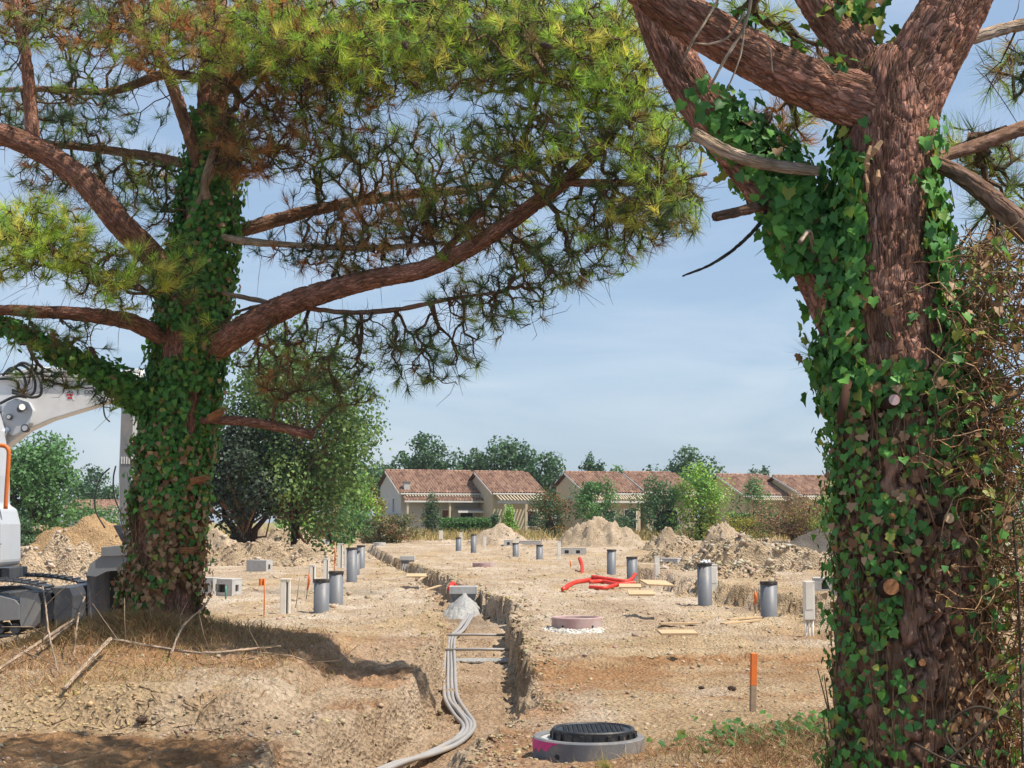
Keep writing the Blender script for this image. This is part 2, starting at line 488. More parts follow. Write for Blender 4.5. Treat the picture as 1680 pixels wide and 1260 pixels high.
def build_ground():
    xs = np.concatenate([-np.geomspace(9, 700, 46)[::-1], np.arange(-8.9, -2.6, 0.09), np.arange(-2.6, 0.6, 0.03), np.arange(0.6, 9, 0.075), np.geomspace(9.1, 700, 46)])
    ys = [3.0]
    while ys[-1] < 1200:
        y = ys[-1]
        ys.append(y + (0.4 if y < 9.5 else min(max(0.042, 0.0064 * (y - 5)), 40) if y < 140 else y * 0.06))
    ys = np.array(ys)
    X, Y = np.meshgrid(xs, ys)
    far = sstep(130, 90, Y) * sstep(40, 25, np.abs(X))
    rag = fbm(X * 2.1, Y * 2.1, octv=4, seed=41, gain=0.6)
    Z = H0(X, Y, rag) + detail(X, Y) * far
    xl = np.interp(Y, TL[:, 0], TL[:, 1]); xr = np.interp(Y, TR[:, 0], TR[:, 1])
    inside = np.clip(np.minimum(X - xl, xr - X), -9, 9)
    # chunky broken faces where the trench walls drop
    steep = np.exp(-((np.minimum(np.abs(X - xl - 0.15), np.abs(xr - X - 0.1)) / 0.28) ** 2)) * far
    Z = Z + steep * 0.06 * fbm(X * 7, Y * 5, octv=4, seed=61, gain=0.65)
    X = X + steep * 0.07 * fbm(X * 4, Y * 5, Z * 6, octv=3, seed=71)
    # colour zones the soil itself has
    litter = sstep(-0.1, 0.35, fbm(X * 0.35, Y * 0.5, octv=4, seed=81)) * sstep(27, 19, Y)
    litter = np.maximum(litter, 0.9 * sstep(2.8, 1.2, np.hypot((X + 4.4) / 1.4, (Y - 19) / 1.5)))
    litter = np.maximum(litter, 0.85 * sstep(13.6, 11.8, Y) * sstep(-0.4, 0.1, fbm(X * 0.8, Y * 0.8, octv=3, seed=83)))
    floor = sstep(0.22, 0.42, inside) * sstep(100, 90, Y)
    litter = litter * (1 - 0.85 * sstep(-0.12, 0.05, inside))
    C = np.ones(X.shape + (3,))
    C *= (1 - litter[..., None] * (1 - np.array((0.80, 0.62, 0.50))))
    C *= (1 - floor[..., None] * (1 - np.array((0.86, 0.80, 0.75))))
    pale = sstep(0.25, 0.55, fbm(X * 0.5, Y * 0.2, octv=4, seed=91)) * (1 - floor) * sstep(17, 24, Y)
    C *= 1 + pale[..., None] * np.array((0.10, 0.13, 0.17))
    ochre = sstep(0.2, 0.5, fbm(X * 0.7, Y * 0.22, octv=4, seed=95)) * (1 - floor)
    C *= 1 - ochre[..., None] * np.array((0.03, 0.08, 0.2))
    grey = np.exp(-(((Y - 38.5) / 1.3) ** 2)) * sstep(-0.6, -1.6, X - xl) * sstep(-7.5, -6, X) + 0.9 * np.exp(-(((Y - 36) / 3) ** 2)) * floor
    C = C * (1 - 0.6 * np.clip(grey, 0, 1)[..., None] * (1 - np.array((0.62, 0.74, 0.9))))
    green = sstep(108, 118, Y + 0 * X)
    C = C * (1 - green[..., None] * (1 - np.array((0.62, 0.66, 0.42))))
    ny, nx = X.shape
    idx = np.arange(ny * nx).reshape(ny, nx)
    F = np.stack([idx[:-1, :-1], idx[:-1, 1:], idx[1:, 1:], idx[1:, :-1]], -1).reshape(-1, 4)
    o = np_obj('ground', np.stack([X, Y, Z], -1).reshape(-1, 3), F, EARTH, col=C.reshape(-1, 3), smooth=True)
    tag(o, kind='structure')
build_ground()

# ------------------------------------------------------------------ stones, clods and litter
_iv = np.array([(1, 0, 0), (-1, 0, 0), (0, 1, 0), (0, -1, 0), (0, 0, 1), (0, 0, -1)], float); _if = np.array([(0, 2, 4), (2, 1, 4), (1, 3, 4), (3, 0, 4), (2, 0, 5), (1, 2, 5), (3, 1, 5), (0, 3, 5)])
def stones(name, pos, size, cols, label=None, parent=None, flat=0.65):
    n = len(pos)
    jit = 1 + rng.uniform(-0.5, 0.42, size=(n, len(_iv), 1))
    M = rand_rot(n)
    tv = _iv[None] * jit
    V = np.einsum('nij,nkj->nki', M, tv) * (1.15 * np.asarray(size)[:, None, None] * np.array((1, 1, flat))) + pos[:, None]
    F = (_if[None] + (np.arange(n) * len(_iv))[:, None, None]).reshape(-1, 3)
    c = np.repeat(cols, len(_iv), 0)
    o = np_obj(name, V.reshape(-1, 3), F, STONE, parent, col=c)
    tag(o, label, None, None, 'stuff')
    return o

def stone_cols(n, base=(0.48, 0.375, 0.25)):
    b = 0.88 * np.array(base) * rng.uniform(0.7, 1.14, size=(n, 1))
    return np.clip(b + rng.normal(0, 0.018, (n, 3)), 0.03, 0.8)

def scatter_ground():
    n = 26000
    y = 10.3 + (110 - 10.3) * rng.random(n) ** 2.3
    x = (rng.random(n) - 0.5) * 2 * (0.40 * y + 0.6)
    keep = (vnoise(x * 0.7, y * 0.4, seed=101) + rng.random(n) * 1.4 > 0.35)
    x, y = x[keep], y[keep]
    xl = np.interp(y, TL[:, 0], TL[:, 1]); xr = np.interp(y, TR[:, 0], TR[:, 1])
    trench = (x > xl + 0.2) & (x < xr - 0.1)
    keep = ~trench | (rng.random(len(x)) < 0.06)
    x, y = x[keep], y[keep]
    s = np.clip(rng.lognormal(-4.35, 0.5, len(x)), 0.005, 0.045) * np.clip(y / 18, 0.8, 2.0)
    z = ground_z(x, y) + s * 0.15
    stones('gravel', np.stack([x, y, z], -1), s, stone_cols(len(x)), 'pale stones and clods strewn over the sandy ground')
    # edge clods along both lips of the trench
    m = 7000
    y = 10.8 + 60 * rng.random(m) ** 2.0
    side = rng.random(m) < 0.5
    xe = np.where(side, np.interp(y, TL[:, 0], TL[:, 1]) + rng.normal(0, 0.2, m) + 0.12, np.interp(y, TR[:, 0], TR[:, 1]) + np.abs(rng.normal(0, 0.25, m)) - 0.08)
    s = np.clip(rng.lognormal(-4.15, 0.5, m), 0.008, 0.07) * np.clip(y / 24, 0.7, 1.5)
    stones('clods', np.stack([xe, y, ground_z(xe, y) + s * 0.2], -1), s, stone_cols(m, (0.47, 0.36, 0.22)), 'broken ochre clods heaped along the trench edges')
scatter_ground()
def bank_rubble():
    # broken ochre lumps and stones on the cut face of the rise at the left
    m = 1500; x = rng.uniform(-6.2, -1.8, m); y = 13.5 + rng.normal(0, 0.38, m) - 0.35 * vnoise(x * 0.9 + 3, 0 * x + 0.5, seed=77)
    s = np.clip(rng.lognormal(-4.6, 0.55, m), 0.005, 0.045); och = vnoise(x * 0.8, y * 0.3, seed=120) > 0.15
    c = np.where(och[:, None], stone_cols(m, (0.56, 0.42, 0.22)), stone_cols(m, (0.46, 0.37, 0.27)))
    stones('bank_rubble', np.stack([x, y, ground_z(x, y) + s * 0.3], -1), s, c, 'ochre lumps and stones on the cut face of the left rise')
bank_rubble()

# ------------------------------------------------------------------ heaps of spoil
def heap(px, py_base, w_px, h_px, label, cols=(1, 1, 1), rough=0.16, peak=0.0, seed=0, deep=0.8, clod=0, clod_size=0.06, mat=None, ccol=(0.5, 0.41, 0.3), ex=1.25, depth=None):
    c = G(px, py_base) if depth is None else np.array((P(px, py_base, depth)[0], depth, 0.0))
    y = c[1]; w = w_px * mpp(y) / 2; h = h_px * mpp(y)
    c = np.array((c[0], y + w * deep, 0)); z0 = float(H0(c[0], c[1]))
    n = 66
    gx, gy = np.meshgrid(np.linspace(-1.25, 1.25, n), np.linspace(-1.25, 1.25, n))
    wx = gx + 0.16 * fbm(gx * 1.6, gy * 1.6, octv=3, seed=seed); wy = gy + 0.16 * fbm(gx * 1.6 + 9, gy * 1.6, octv=3, seed=seed + 1)
    r = np.hypot(wx - peak * 0.3, wy)
    z = h * np.clip(1 - r, -0.15, 1) ** 1.0 if False else h * (np.clip(1.04 - r ** ex, -0.2, 1))
    z = np.where(z > 0, z, z * 0.3)
    amp = rough * h * sstep(-0.1, 0.35, z / h + 0.1)
    z = z + amp * fbm(gx * 4, gy * 4, octv=5, seed=seed + 7, gain=0.62)
    V = np.stack([gx * w, gy * w * deep, z - 0.03], -1).reshape(-1, 3)
    wx_, wy_ = c[0] + V[:, 0], c[1] + V[:, 1]
    V[:, 2] += H0(wx_, wy_) - z0
    idx = np.arange(n * n).reshape(n, n)
    F = np.stack([idx[:-1, :-1], idx[:-1, 1:], idx[1:, 1:], idx[1:, :-1]], -1).reshape(-1, 4)
    C = np.array(cols) * (1 + 0.12 * fbm(gx * 3, gy * 3, octv=3, seed=seed + 3))[..., None]
    t = thing('spoil_heap', label, 'earth heap', (c[0], c[1], z0), group='heaps of excavated earth')
    np_obj('earth', V, F, mat or SPOIL, t, col=C.reshape(-1, 3), smooth=True)
    if clod:
        k = rng.integers(0, n * n, clod); q = V[k]
        k2 = q[:, 2] > -0.02
        q = q[k2]
        s = np.clip(rng.lognormal(math.log(clod_size), 0.5, len(q)), clod_size * 0.4, clod_size * 3)
        stones('clods', q + rng.normal(0, 0.03, q.shape), s, stone_cols(len(q), ccol), None, t)
    return t

heap(823, 884, 116, 35, 'smooth pale sand cone in front of the tiled house with the awning', (1.03, 1.0, 0.98), 0.07, seed=1, clod=120, clod_size=0.05, ex=1.0, depth=92)
heap(987, 894, 150, 46, 'tall furrowed tan earth heap behind the paired concrete blocks', (0.93, 0.90, 0.86), 0.2, seed=5, clod=300, clod_size=0.045, depth=90)
heap(1104, 905, 104, 33, 'cloddy tan heap at the foot of the dark conical shrub', (0.93, 0.89, 0.83), 0.2, seed=9, clod=700, clod_size=0.045)
heap(1203, 908, 120, 41, 'furrowed tan heap below the yellow flowering weeds', (0.95, 0.92, 0.87), 0.24, seed=13, clod=500, clod_size=0.045)
heap(1352, 912, 170, 44, 'dark grey fine gravel heap beside the big forked pine', (0.27, 0.29, 0.33), 0.05, seed=17, ex=1.0)
heap(1250, 938, 330, 46, 'long low rubble heap of broken clods above the right bank', (1.0, 0.96, 0.88), 0.36, seed=21, deep=0.22, clod=2600, clod_size=0.042, ccol=(0.55, 0.46, 0.34))
heap(1130, 925, 150, 30, 'small rubble heap behind the holed concrete blocks', (0.95, 0.88, 0.78), 0.3, seed=23, deep=0.5, clod=1100, clod_size=0.04, ccol=(0.5, 0.4, 0.28))
heap(1200, 952, 170, 24, 'low cloddy rubble heap right behind the tallest grey pipe', (0.98, 0.90, 0.78), 0.34, seed=25, deep=0.35, clod=1200, clod_size=0.035, ccol=(0.52, 0.42, 0.3))
heap(112, 935, 260, 86, 'big ochre brown sand heap behind the excavator bucket', (0.86, 0.70, 0.50), 0.11, seed=29, deep=0.6, clod=500, clod_size=0.035, ccol=(0.45, 0.34, 0.22))
heap(62, 985, 300, 84, 'pale rubble heap of broken limestone clods behind the excavator track', (1.12, 1.06, 0.98), 0.22, seed=33, deep=0.5, clod=3000, clod_size=0.03, ccol=(0.62, 0.53, 0.42))
heap(20, 890, 110, 46, 'small pale heap at the left edge below the round tree', (1.08, 1.02, 0.95), 0.2, seed=35, deep=0.6, clod=300, clod_size=0.07, ccol=(0.6, 0.5, 0.4))
heap(345, 925, 130, 56, 'steep pale sand heap right of the ivy covered trunk', (1.02, 0.98, 0.93), 0.12, seed=37, clod=300, clod_size=0.05)
heap(466, 912, 190, 46, 'tan earth heap left of the far row of white posts', (0.96, 0.90, 0.82), 0.18, seed=41, deep=0.6, clod=900, clod_size=0.04, ccol=(0.5, 0.41, 0.3))
heap(420, 930, 260, 34, 'long cloddy rubble heap behind the low concrete block', (1.0, 0.94, 0.85), 0.36, seed=45, deep=0.3, clod=2200, clod_size=0.038, ccol=(0.54, 0.44, 0.32))
heap(598, 896, 90, 26, 'low brown earth heap at the far left end of the trench', (0.86, 0.78, 0.70), 0.14, seed=49, clod=150, clod_size=0.06)
# ------------------------------------------------------------------ concrete rings and manhole
def ring_obj(px, py, w_px, h_m, label, mat, cover=False, pink=False, lid=False, name='manhole_ring'):
    c = G(px, py); y = c[1]; r = w_px * mpp(y) / 2
    c[1] += r * 0.9; c[2] = float(H0(c[0], c[1])) - 0.05
    t = thing(name, label, 'manhole', c)
    ti = r * 0.86
    o = MB().lathe([(ti, 0), (r, 0), (r, h_m), (r - 0.012, h_m + 0.012), (ti + 0.012, h_m + 0.012), (ti, h_m)], n=56, closed=True).build('ring', mat, t, True)
    o.modifiers.new('edge', 'EDGE_SPLIT').split_angle = R(40)
    for a in (-2.2, -0.95, 1.0, 2.4):
        MB().tube([(math.cos(a) * (r - 0.02), math.sin(a) * (r - 0.02), h_m * 0.45), (math.cos(a) * (r + 0.004), math.sin(a) * (r + 0.004), h_m * 0.45)], 0.022, 12).build('lifting_hole', HOLE, t)
    return t, r, c

t, r, c = ring_obj(970, 1252, 186, 0.19, 'near grey concrete manhole ring with pink paint under a black iron cover', CONC_D)
# pink marking paint on the left of the ring
m = MB(); pr = r + 0.003; prof = []
for i in range(13):
    a = math.pi * (1.02 + 0.026 * i); lo = 0.10 + 0.022 * math.sin(i * 2.3) + 0.004 * i + (0.05 if i > 9 else 0)
    prof.append((a, min(lo, 0.188)))
for (a0, l0), (a1, l1) in zip(prof[:-1], prof[1:]):
    m.add([(pr * math.cos(a0), pr * math.sin(a0), l0), (pr * math.cos(a1), pr * math.sin(a1), l1), (pr * math.cos(a1), pr * math.sin(a1), 0.192), (pr * math.cos(a0), pr * math.sin(a0), 0.192)], [(0, 1, 2, 3)])
m.build('paint_mark', PINKPAINT, t)
fr = 0.33
cx = 0.04
MB().lathe([(r * 0.86, 0.18), (0.2, 0.18), (0.2, 0.12), (r * 0.86, 0.12)], n=48, closed=True).build('mortar_bed', CONC, t, False)
fo = MB().lathe([(fr - 0.035, 0.16), (fr, 0.16), (fr, 0.252), (fr - 0.01, 0.262), (fr - 0.025, 0.262), (fr - 0.035, 0.252)], (cx, 0.02, 0), 48, True).build('iron_frame', IRON, t, True)
fo.modifiers.new('edge', 'EDGE_SPLIT').split_angle = R(40)
m = MB().lathe([(0.0, 0.249), (fr - 0.04, 0.249), (fr - 0.04, 0.21)], (cx, 0.02, 0), 48)
lid = m.build('lid', IRON, t)
m = MB()
for i in range(-7, 8):
    for j in range(-7, 8):
        x, y = i * 0.038, j * 0.038
        if math.hypot(x, y) < 0.265:
            m.box((cx + x, 0.02 + y, 0.253), (0.028, 0.012, 0.009), R(45 if (i + j) % 2 else -45))
tag(m.build('tread_pattern', IRON, lid), kind='stuff')
m = MB()
for k in range(20):
    a = k / 20 * 2 * math.pi
    m.box((cx + math.cos(a) * (fr + 0.006), 0.02 + math.sin(a) * (fr + 0.006), 0.2), (0.02, 0.03, 0.07), a)
tag(m.build('frame_ribs', IRON, t), kind='stuff')

t, r, c = ring_obj(948, 1034, 83, 0.24, 'pinkish concrete manhole ring half buried in white mortar rubble', CONC_P)
MB().lathe([(r * 0.85, 0.18), (0.01, 0.18)], n=32).build('cover_plate', CONC, t)
k = 1500
a = rng.uniform(2.9, 5.9, k); d = r * rng.uniform(0.9, 1.55, k)
q = np.stack([np.cos(a) * d, np.sin(a) * d * 1.2, np.zeros(k)], -1); q[:, 2] = np.clip((1.7 * r - np.hypot(q[:, 0], q[:, 1])) * 0.22, 0, 0.2) - 0.0
o = stones('mortar_rubble', q, np.clip(rng.lognormal(-3.9, 0.45, k), 0.01, 0.06), np.clip(stone_cols(k, (0.66, 0.62, 0.55)), 0, 0.8), 'white mortar rubble heaped against the pinkish manhole ring')
o.location = c
t, r, c = ring_obj(793, 931, 36, 0.22, 'small pink topped manhole ring on the far side of the trench', CONC_P)
MB().lathe([(r * 0.85, 0.2), (0.01, 0.2)], n=32).build('cover_plate', HOLE, t)
t, r, c = ring_obj(622, 897, 20, 0.28, 'farthest white manhole ring at the head of the trench', CONC)
MB().lathe([(r * 0.85, 0.24), (0.01, 0.24)], n=32).build('cover_plate', HOLE, t)

# ------------------------------------------------------------------ grey pipes standing upright
def pipe(px, top, base, label, tilt=0.0, cap=False, r=0.157):
    c = G(px, base); y = c[1]; h = (base - top) * mpp(y)
    c[2] = float(H0(c[0], c[1]))
    t = thing('standing_pipe', label, 'pipe', c, group='grey inspection pipes standing in the ground')
    t.rotation_euler = (R(rng.uniform(-1.2, 1.2)), R(tilt), rng.uniform(0, 6))
    o = MB().lathe([(r, -0.25), (r, h - 0.05), (r - 0.008, h - 0.05), (r - 0.008, -0.25)], n=36).build('barrel', PVC, t, True)
    MB().lathe([(r - 0.012, h - 0.06), (r + 0.006, h - 0.06), (r + 0.012, h - 0.05), (r + 0.012, h - 0.006), (r + 0.004, h), (r - 0.012, h)], n=36, closed=True).build('socket_rim', RIM, t)
    MB().lathe([(r - 0.01, h - 0.03), (0.005, h - 0.03)], n=36).build('plug', RIM, t)
    b = MB(); b.add([(r + 0.003, -0.045, h - 0.06), (r + 0.003, 0.045, h - 0.06), (r + 0.002, 0.0, h - 0.125)], [(0, 1, 2)])
    b.build('label_tag', RIM, t)
    if cap:
        s = rng.normal(0, 1, (26, 3)) * (0.07, 0.07, 0.02) + (0, 0, h + 0.02)
        stones('loose_packing', s, np.full(26, 0.045), np.tile((0.7, 0.7, 0.7), (26, 1)), None, t)
    return t

pipe(527, 951, 1006, 'nearest grey pipe of the left row')
pipe(551, 938, 995, 'second grey pipe of the left row, just behind the nearest')
pipe(577, 899, 957, 'third grey pipe of the left row, tall beside the slender one')
pipe(585, 904, 943, 'slender grey pipe showing between two thicker pipes of the left row', r=0.11)
pipe(592, 895, 934, 'farther grey pipe at the right end of the left row')
pipe(521, 883, 899, 'far grey pipe between two white posts left of the row')
pipe(537, 886, 899, 'smallest far grey pipe beside a white post', r=0.12)
pipe(752, 882, 904, 'far grey pipe in front of a white post, left of centre')
pipe(777, 877, 907, 'far grey pipe left of the sand cone')
pipe(846, 891, 914, 'far grey pipe below the long concrete beam')
pipe(885, 894, 920, 'far grey pipe right of the concrete beam')
pipe(1003, 902, 943, 'grey pipe behind the red ducts, the left of two')
pipe(1037, 914, 952, 'grey pipe behind the red ducts, the right of two')
pipe(1157, 925, 994, 'tallest grey pipe with white packing on top, against the right bank', cap=True)
pipe(1262, 955, 1017, 'thick grey pipe right of centre nearest the forked pine')

# ------------------------------------------------------------------ white marker posts
def post(px, top, base, w_px, label, legs=0.0, rot=0.0, slot=False):
    c = G(px, base); y = c[1]; h = (base - top) * mpp(y); w = max(w_px * mpp(y), 0.09)
    t = thing('service_post', label, 'post', c, rot, group='white service posts')
    z0 = h * legs
    if legs:
        for i in (-1, 0, 1):
            MB().tube([(i * w * 0.33, 0.01 * i, -0.2), (i * w * 0.33, 0, z0 + 0.02)], w * 0.11, 8).build('duct_leg', CREAM, t, True)
    lo = z0 if legs else -0.2
    if slot:
        MB().box((-w * 0.2, 0, (lo + h) / 2), (w * 0.58, w * 0.7, h - lo)).build('casing', CREAM, t, bevel=0.008)
        MB().box((w * 0.38, 0, (lo + h) / 2 - 0.01), (w * 0.2, w * 0.6, h - lo - 0.02)).build('cover_strip', CREAM, t, bevel=0.006)
        MB().box((w * 0.185, 0.01, (lo + h) / 2 - 0.02), (w * 0.18, w * 0.4, h - lo - 0.06)).build('slot', CONC_D, t)
    else:
        MB().box((0, 0, (lo + h) / 2), (w, w * 0.75, h - lo)).build('casing', CREAM, t, bevel=0.01)
        MB().box((0, -w * 0.375 - 0.002, (lo + h) / 2 + h * 0.1), (w * 0.7, 0.008, h * 0.5)).build('door_panel', CREAM, t, bevel=0.002)
    MB().box((0, 0, h + 0.008), (w * 1.06, w * 0.8, 0.02)).build('cap', CREAM, t, bevel=0.004)
    return t

post(468, 952, 1008, 16, 'slotted white post left of the nearest grey pipe', slot=True)
post(512, 928, 958, 11, 'slotted white post above the nearest grey pipe', slot=True)
post(535, 917, 952, 9, 'narrow white post behind the second grey pipe', slot=True)
post(558, 893, 932, 9, 'white post left of the tall third grey pipe', slot=True)
post(568, 902, 936, 6, 'thin white post touching the tall third grey pipe')
post(512, 881, 896, 7, 'far white post left of a grey pipe')
post(532, 885, 898, 6, 'far white post between two grey pipes')
post(498, 879, 886, 5, 'farthest tiny white post beside the tan heap')
post(723, 871, 889, 6, 'white post on thin legs alone on the far ground', legs=0.25)
post(756, 874, 902, 5, 'white post directly behind a far grey pipe')
post(795, 880, 903, 5, 'white post left of the sand cone foot')
post(848, 884, 905, 6, 'white post beside the long concrete beam')
post(917, 889, 917, 6, 'thin white post between grey pipe and paired blocks')
post(1078, 914, 952, 8, 'white post left of the holed concrete blocks')
post(1171, 928, 977, 12, 'white post half hidden by the tallest grey pipe', legs=0.12)
post(1328, 957, 1046, 17, 'white post on grey duct legs beside the forked pine', legs=0.32)

# ------------------------------------------------------------------ concrete blocks
def block(px, base, w_px, h_px, label, rot=0.0, holes=(0.0,), deep=0.6, hole_w=0.3, mat=None, dx=0):
    c = G(px, base); y = c[1]; w = w_px * mpp(y); h = h_px * mpp(y); d = w * deep
    t = thing('concrete_block', label, 'concrete block', (c[0], c[1] + d / 2, float(H0(c[0], c[1])) - 0.03), rot, group='precast concrete service blocks')
    hw, hh = w * hole_w, h * 0.48
    # front wall with real square openings, then sides, back and top
    xs = sorted([-w / 2, w / 2] + [v for q in holes for v in (q * w - hw / 2, q * w + hw / 2)])
    m = MB(); th = 0.06
    for i, (a, b) in enumerate(zip(xs[:-1], xs[1:])):
        if i % 2 == 0: m.box(((a + b) / 2, -d / 2 + th / 2, h / 2), (b - a, th, h))
        else:
            m.box(((a + b) / 2, -d / 2 + th / 2, (h - hh) / 4), (b - a, th, (h - hh) / 2)); m.box(((a + b) / 2, -d / 2 + th / 2, h - (h - hh) / 4), (b - a, th, (h - hh) / 2))
    m.build('front_wall', mat or CONC, t)
    MB().box((-w / 2 + th / 2, th / 2, h / 2 - 0.001), (th - 0.002, d - th, h - 0.006)).build('side_wall', mat or CONC, t)
    # right side wall with its own opening
    s = MB(); q = d * 0.16; x = w / 2 - th / 2
    s.box((x, -d / 2 + th + (d * 0.5 - q - th) / 2, h / 2), (th - 0.002, d * 0.5 - q - th, h - 0.004)); s.box((x, q + (d / 2 - q) / 2, h / 2), (th - 0.002, d / 2 - q, h - 0.004))
    s.box((x, 0, h * 0.15), (th - 0.002, 2 * q, h * 0.3)); s.box((x, 0, h * 0.85), (th - 0.002, 2 * q, h * 0.29))
    s.build('side_wall', mat or CONC, t)
    MB().box((0, d / 2 - th / 2, h / 2), (w - 2 * th, th, h - 0.01)).build('back_wall', mat or CONC, t)
    MB().box((0, 0, 0.05), (w - 2 * th, d - 2 * th, 0.06)).build('floor_slab', HOLE, t)
    MB().box((0, 0, h + 0.012), (w + 0.01, d + 0.01, 0.03)).build('top_slab', mat or CONC, t, bevel=0.006)
    return t

block(368, 977, 44, 27, 'open fronted concrete block beside the ivy covered trunk', R(-26), (0.0,), 0.6, 0.36)
block(341, 977, 28, 29, 'narrow concrete block half hidden by the ivy covered trunk', R(-22), (0.0,), 0.7)
block(424, 939, 38, 20, 'low concrete block lying alone before the rubble heap', R(-24), (), 0.5, 0.3)
block(871, 895, 36, 8, 'long low concrete beam on the far ground', R(-6), (), 0.2)
block(834, 896, 15, 10, 'small holed concrete block at the left end of the beam', 0, (0.0,), 0.7)
block(928, 910, 22, 11, 'left of two paired concrete blocks with square holes', R(-4), (0.1,), 0.6)
block(951, 910, 22, 11, 'right of two paired concrete blocks with square holes', R(-4), (-0.1,), 0.6)
block(1102, 935, 34, 19, 'larger of two holed concrete blocks above the bank', R(-30), (0.0,), 0.7, 0.22)
block(1126, 933, 16, 19, 'smaller of two holed concrete blocks above the bank', R(-30), (0.0,), 0.8)
block(1357, 970, 40, 22, 'holed concrete block half behind the forked pine, left one', R(-8), (-0.05,), 0.7, 0.24)
block(1392, 978, 34, 26, 'slanted concrete block touching the forked pine outline', R(24), (0.0,), 0.7, 0.24)

# ------------------------------------------------------------------ chambers in the trench, ducts
def chamber(px, y, w_px, label, top_row, floor_z=-0.56):
    c = P(px, top_row, y); w = w_px * mpp(y); ztop = c[2]; t = thing('junction_chamber', label, 'cable chamber', (c[0], y + w * 0.35, floor_z))
    h = ztop - floor_z; d = w * 0.7
    m = MB()   # flared collar
    for sx in (-1, 1): m.box((sx * (w / 2 - 0.03), 0, h - 0.1), (0.06, d, 0.2))
    for sy in (-1, 1): m.box((0, sy * (d / 2 - 0.03), h - 0.1), (w - 0.12, 0.06, 0.196))
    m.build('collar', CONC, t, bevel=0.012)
    m = MB(); b = w * 0.40
    m.add([(-w * 0.46, -d * 0.46, h - 0.2), (w * 0.46, -d * 0.46, h - 0.2), (w * 0.46, d * 0.46, h - 0.2), (-w * 0.46, d * 0.46, h - 0.2), (-b, -d * 0.4, h - 0.34), (b, -d * 0.4, h - 0.34), (b, d * 0.4, h - 0.34), (-b, d * 0.4, h - 0.34), (-b, -d * 0.4, 0), (b, -d * 0.4, 0), (b, d * 0.4, 0), (-b, d * 0.4, 0)],
          [(0, 1, 5, 4), (1, 2, 6, 5), (2, 3, 7, 6), (3, 0, 4, 7), (4, 5, 9, 8), (5, 6, 10, 9), (6, 7, 11, 10), (7, 4, 8, 11)])
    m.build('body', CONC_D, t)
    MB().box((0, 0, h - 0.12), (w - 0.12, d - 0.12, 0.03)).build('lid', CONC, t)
    return t, w, h, d
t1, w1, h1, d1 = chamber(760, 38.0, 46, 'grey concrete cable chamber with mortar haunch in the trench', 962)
n = 44; g = np.linspace(-1, 1, n); gx, gy = np.meshgrid(g, np.linspace(-1, 1, n)); rr = np.hypot(gx, gy)
zz = 0.56 * np.clip(1 - rr ** 1.3, 0, 1) + 0.05 * fbm(gx * 5, gy * 5, octv=4, seed=5) * (rr < 0.97)
idx = np.arange(n * n).reshape(n, n)
mo = np_obj('mortar_haunch', np.stack([gx * 0.6 + 0.02, gy * 1.9 - d1 * 0.55, zz - 0.02], -1).reshape(-1, 3), np.stack([idx[:-1, :-1], idx[:-1, 1:], idx[1:, 1:], idx[1:, :-1]], -1).reshape(-1, 4), MORTAR, t1, smooth=True)
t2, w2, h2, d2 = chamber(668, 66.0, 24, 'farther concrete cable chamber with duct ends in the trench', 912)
for i in range(5):
    MB().tube([(-0.16 + i * 0.08, -d2 / 2 - 0.1, h2 - 0.36), (-0.2 + i * 0.1, -d2 / 2 - 0.35, 0.12)], 0.022, 8).build('duct_end', DUCT, t2, True)

def spline(pts, k=8):
    pts = [np.asarray(p, float) for p in pts]
    q = [2 * pts[0] - pts[1]] + pts + [2 * pts[-1] - pts[-2]]
    out = []
    for i in range(1, len(q) - 2):
        for j in range(k):
            t = j / k
            out.append(0.5 * ((2 * q[i]) + (-q[i - 1] + q[i + 1]) * t + (2 * q[i - 1] - 5 * q[i] + 4 * q[i + 1] - q[i + 2]) * t * t + (-q[i - 1] + 3 * q[i] - 3 * q[i + 1] + q[i + 2]) * t ** 3))
    out.append(pts[-1])
    return np.array(out)

rows = [(772, 1017), (757, 1032), (741, 1047), (738, 1066), (738, 1095), (738, 1125), (741, 1150), (756, 1172), (769, 1190), (764, 1207), (740, 1224), (700, 1240), (655, 1256), (600, 1276)]
which = ['outermost grey cable duct on the left of the trench bundle', 'second grey cable duct of the trench bundle', 'third grey cable duct of the trench bundle', 'rightmost grey cable duct of the trench bundle']
for j in range(4):
    pts = []
    for i, (x, y) in enumerate(rows):
        g0 = GZ(x, y, -0.52); z = -float(trench_depth(g0[1])) + 0.06
        g0 = GZ(x, y, z)
        off = (j - 1.5) * 0.055 * (1.0 if i < 8 else 0.75)
        pts.append(g0 + np.array((off, off * 0.5 if i > 7 else 0, 0.015 * (j % 2) + (0.02 * (i % 3 == j % 3)))))
    pts[0][2] += 0.12
    o = MB().tube(spline(pts, 8), 0.026, 10).build('cable_duct', DUCT, None, True)
    tag(o, which[j], 'cable duct', 'grey cable ducts laid along the trench')
def cross(px0, px1, row, z, r, label, mat):
    a, b = GZ(px0, row, z), GZ(px1, row, z)
    tag(MB().tube([a, (a + b) / 2 + np.array((0, 0, 0.01)), b], r, 10).build('cross_duct', mat, None, True), label, 'duct', 'ducts crossing the trench')
cross(722, 834, 1042, -0.44, 0.026, 'thin grey duct crossing the trench nearest the chamber', DUCT)
cross(722, 846, 1066, -0.44, 0.026, 'thin grey duct crossing the trench below the first one', DUCT)
a, b = GZ(750, 1084, -0.53), GZ(846, 1084, -0.53)
tag(MB().box((a + b) / 2 + np.array((0, 0, 0.0)), (b[0] - a[0] + 0.3, 0.5, 0.05)).build('mortar_strip', MORTAR, None, bevel=0.02), 'pale mortar strip laid across the trench floor', 'mortar strip')

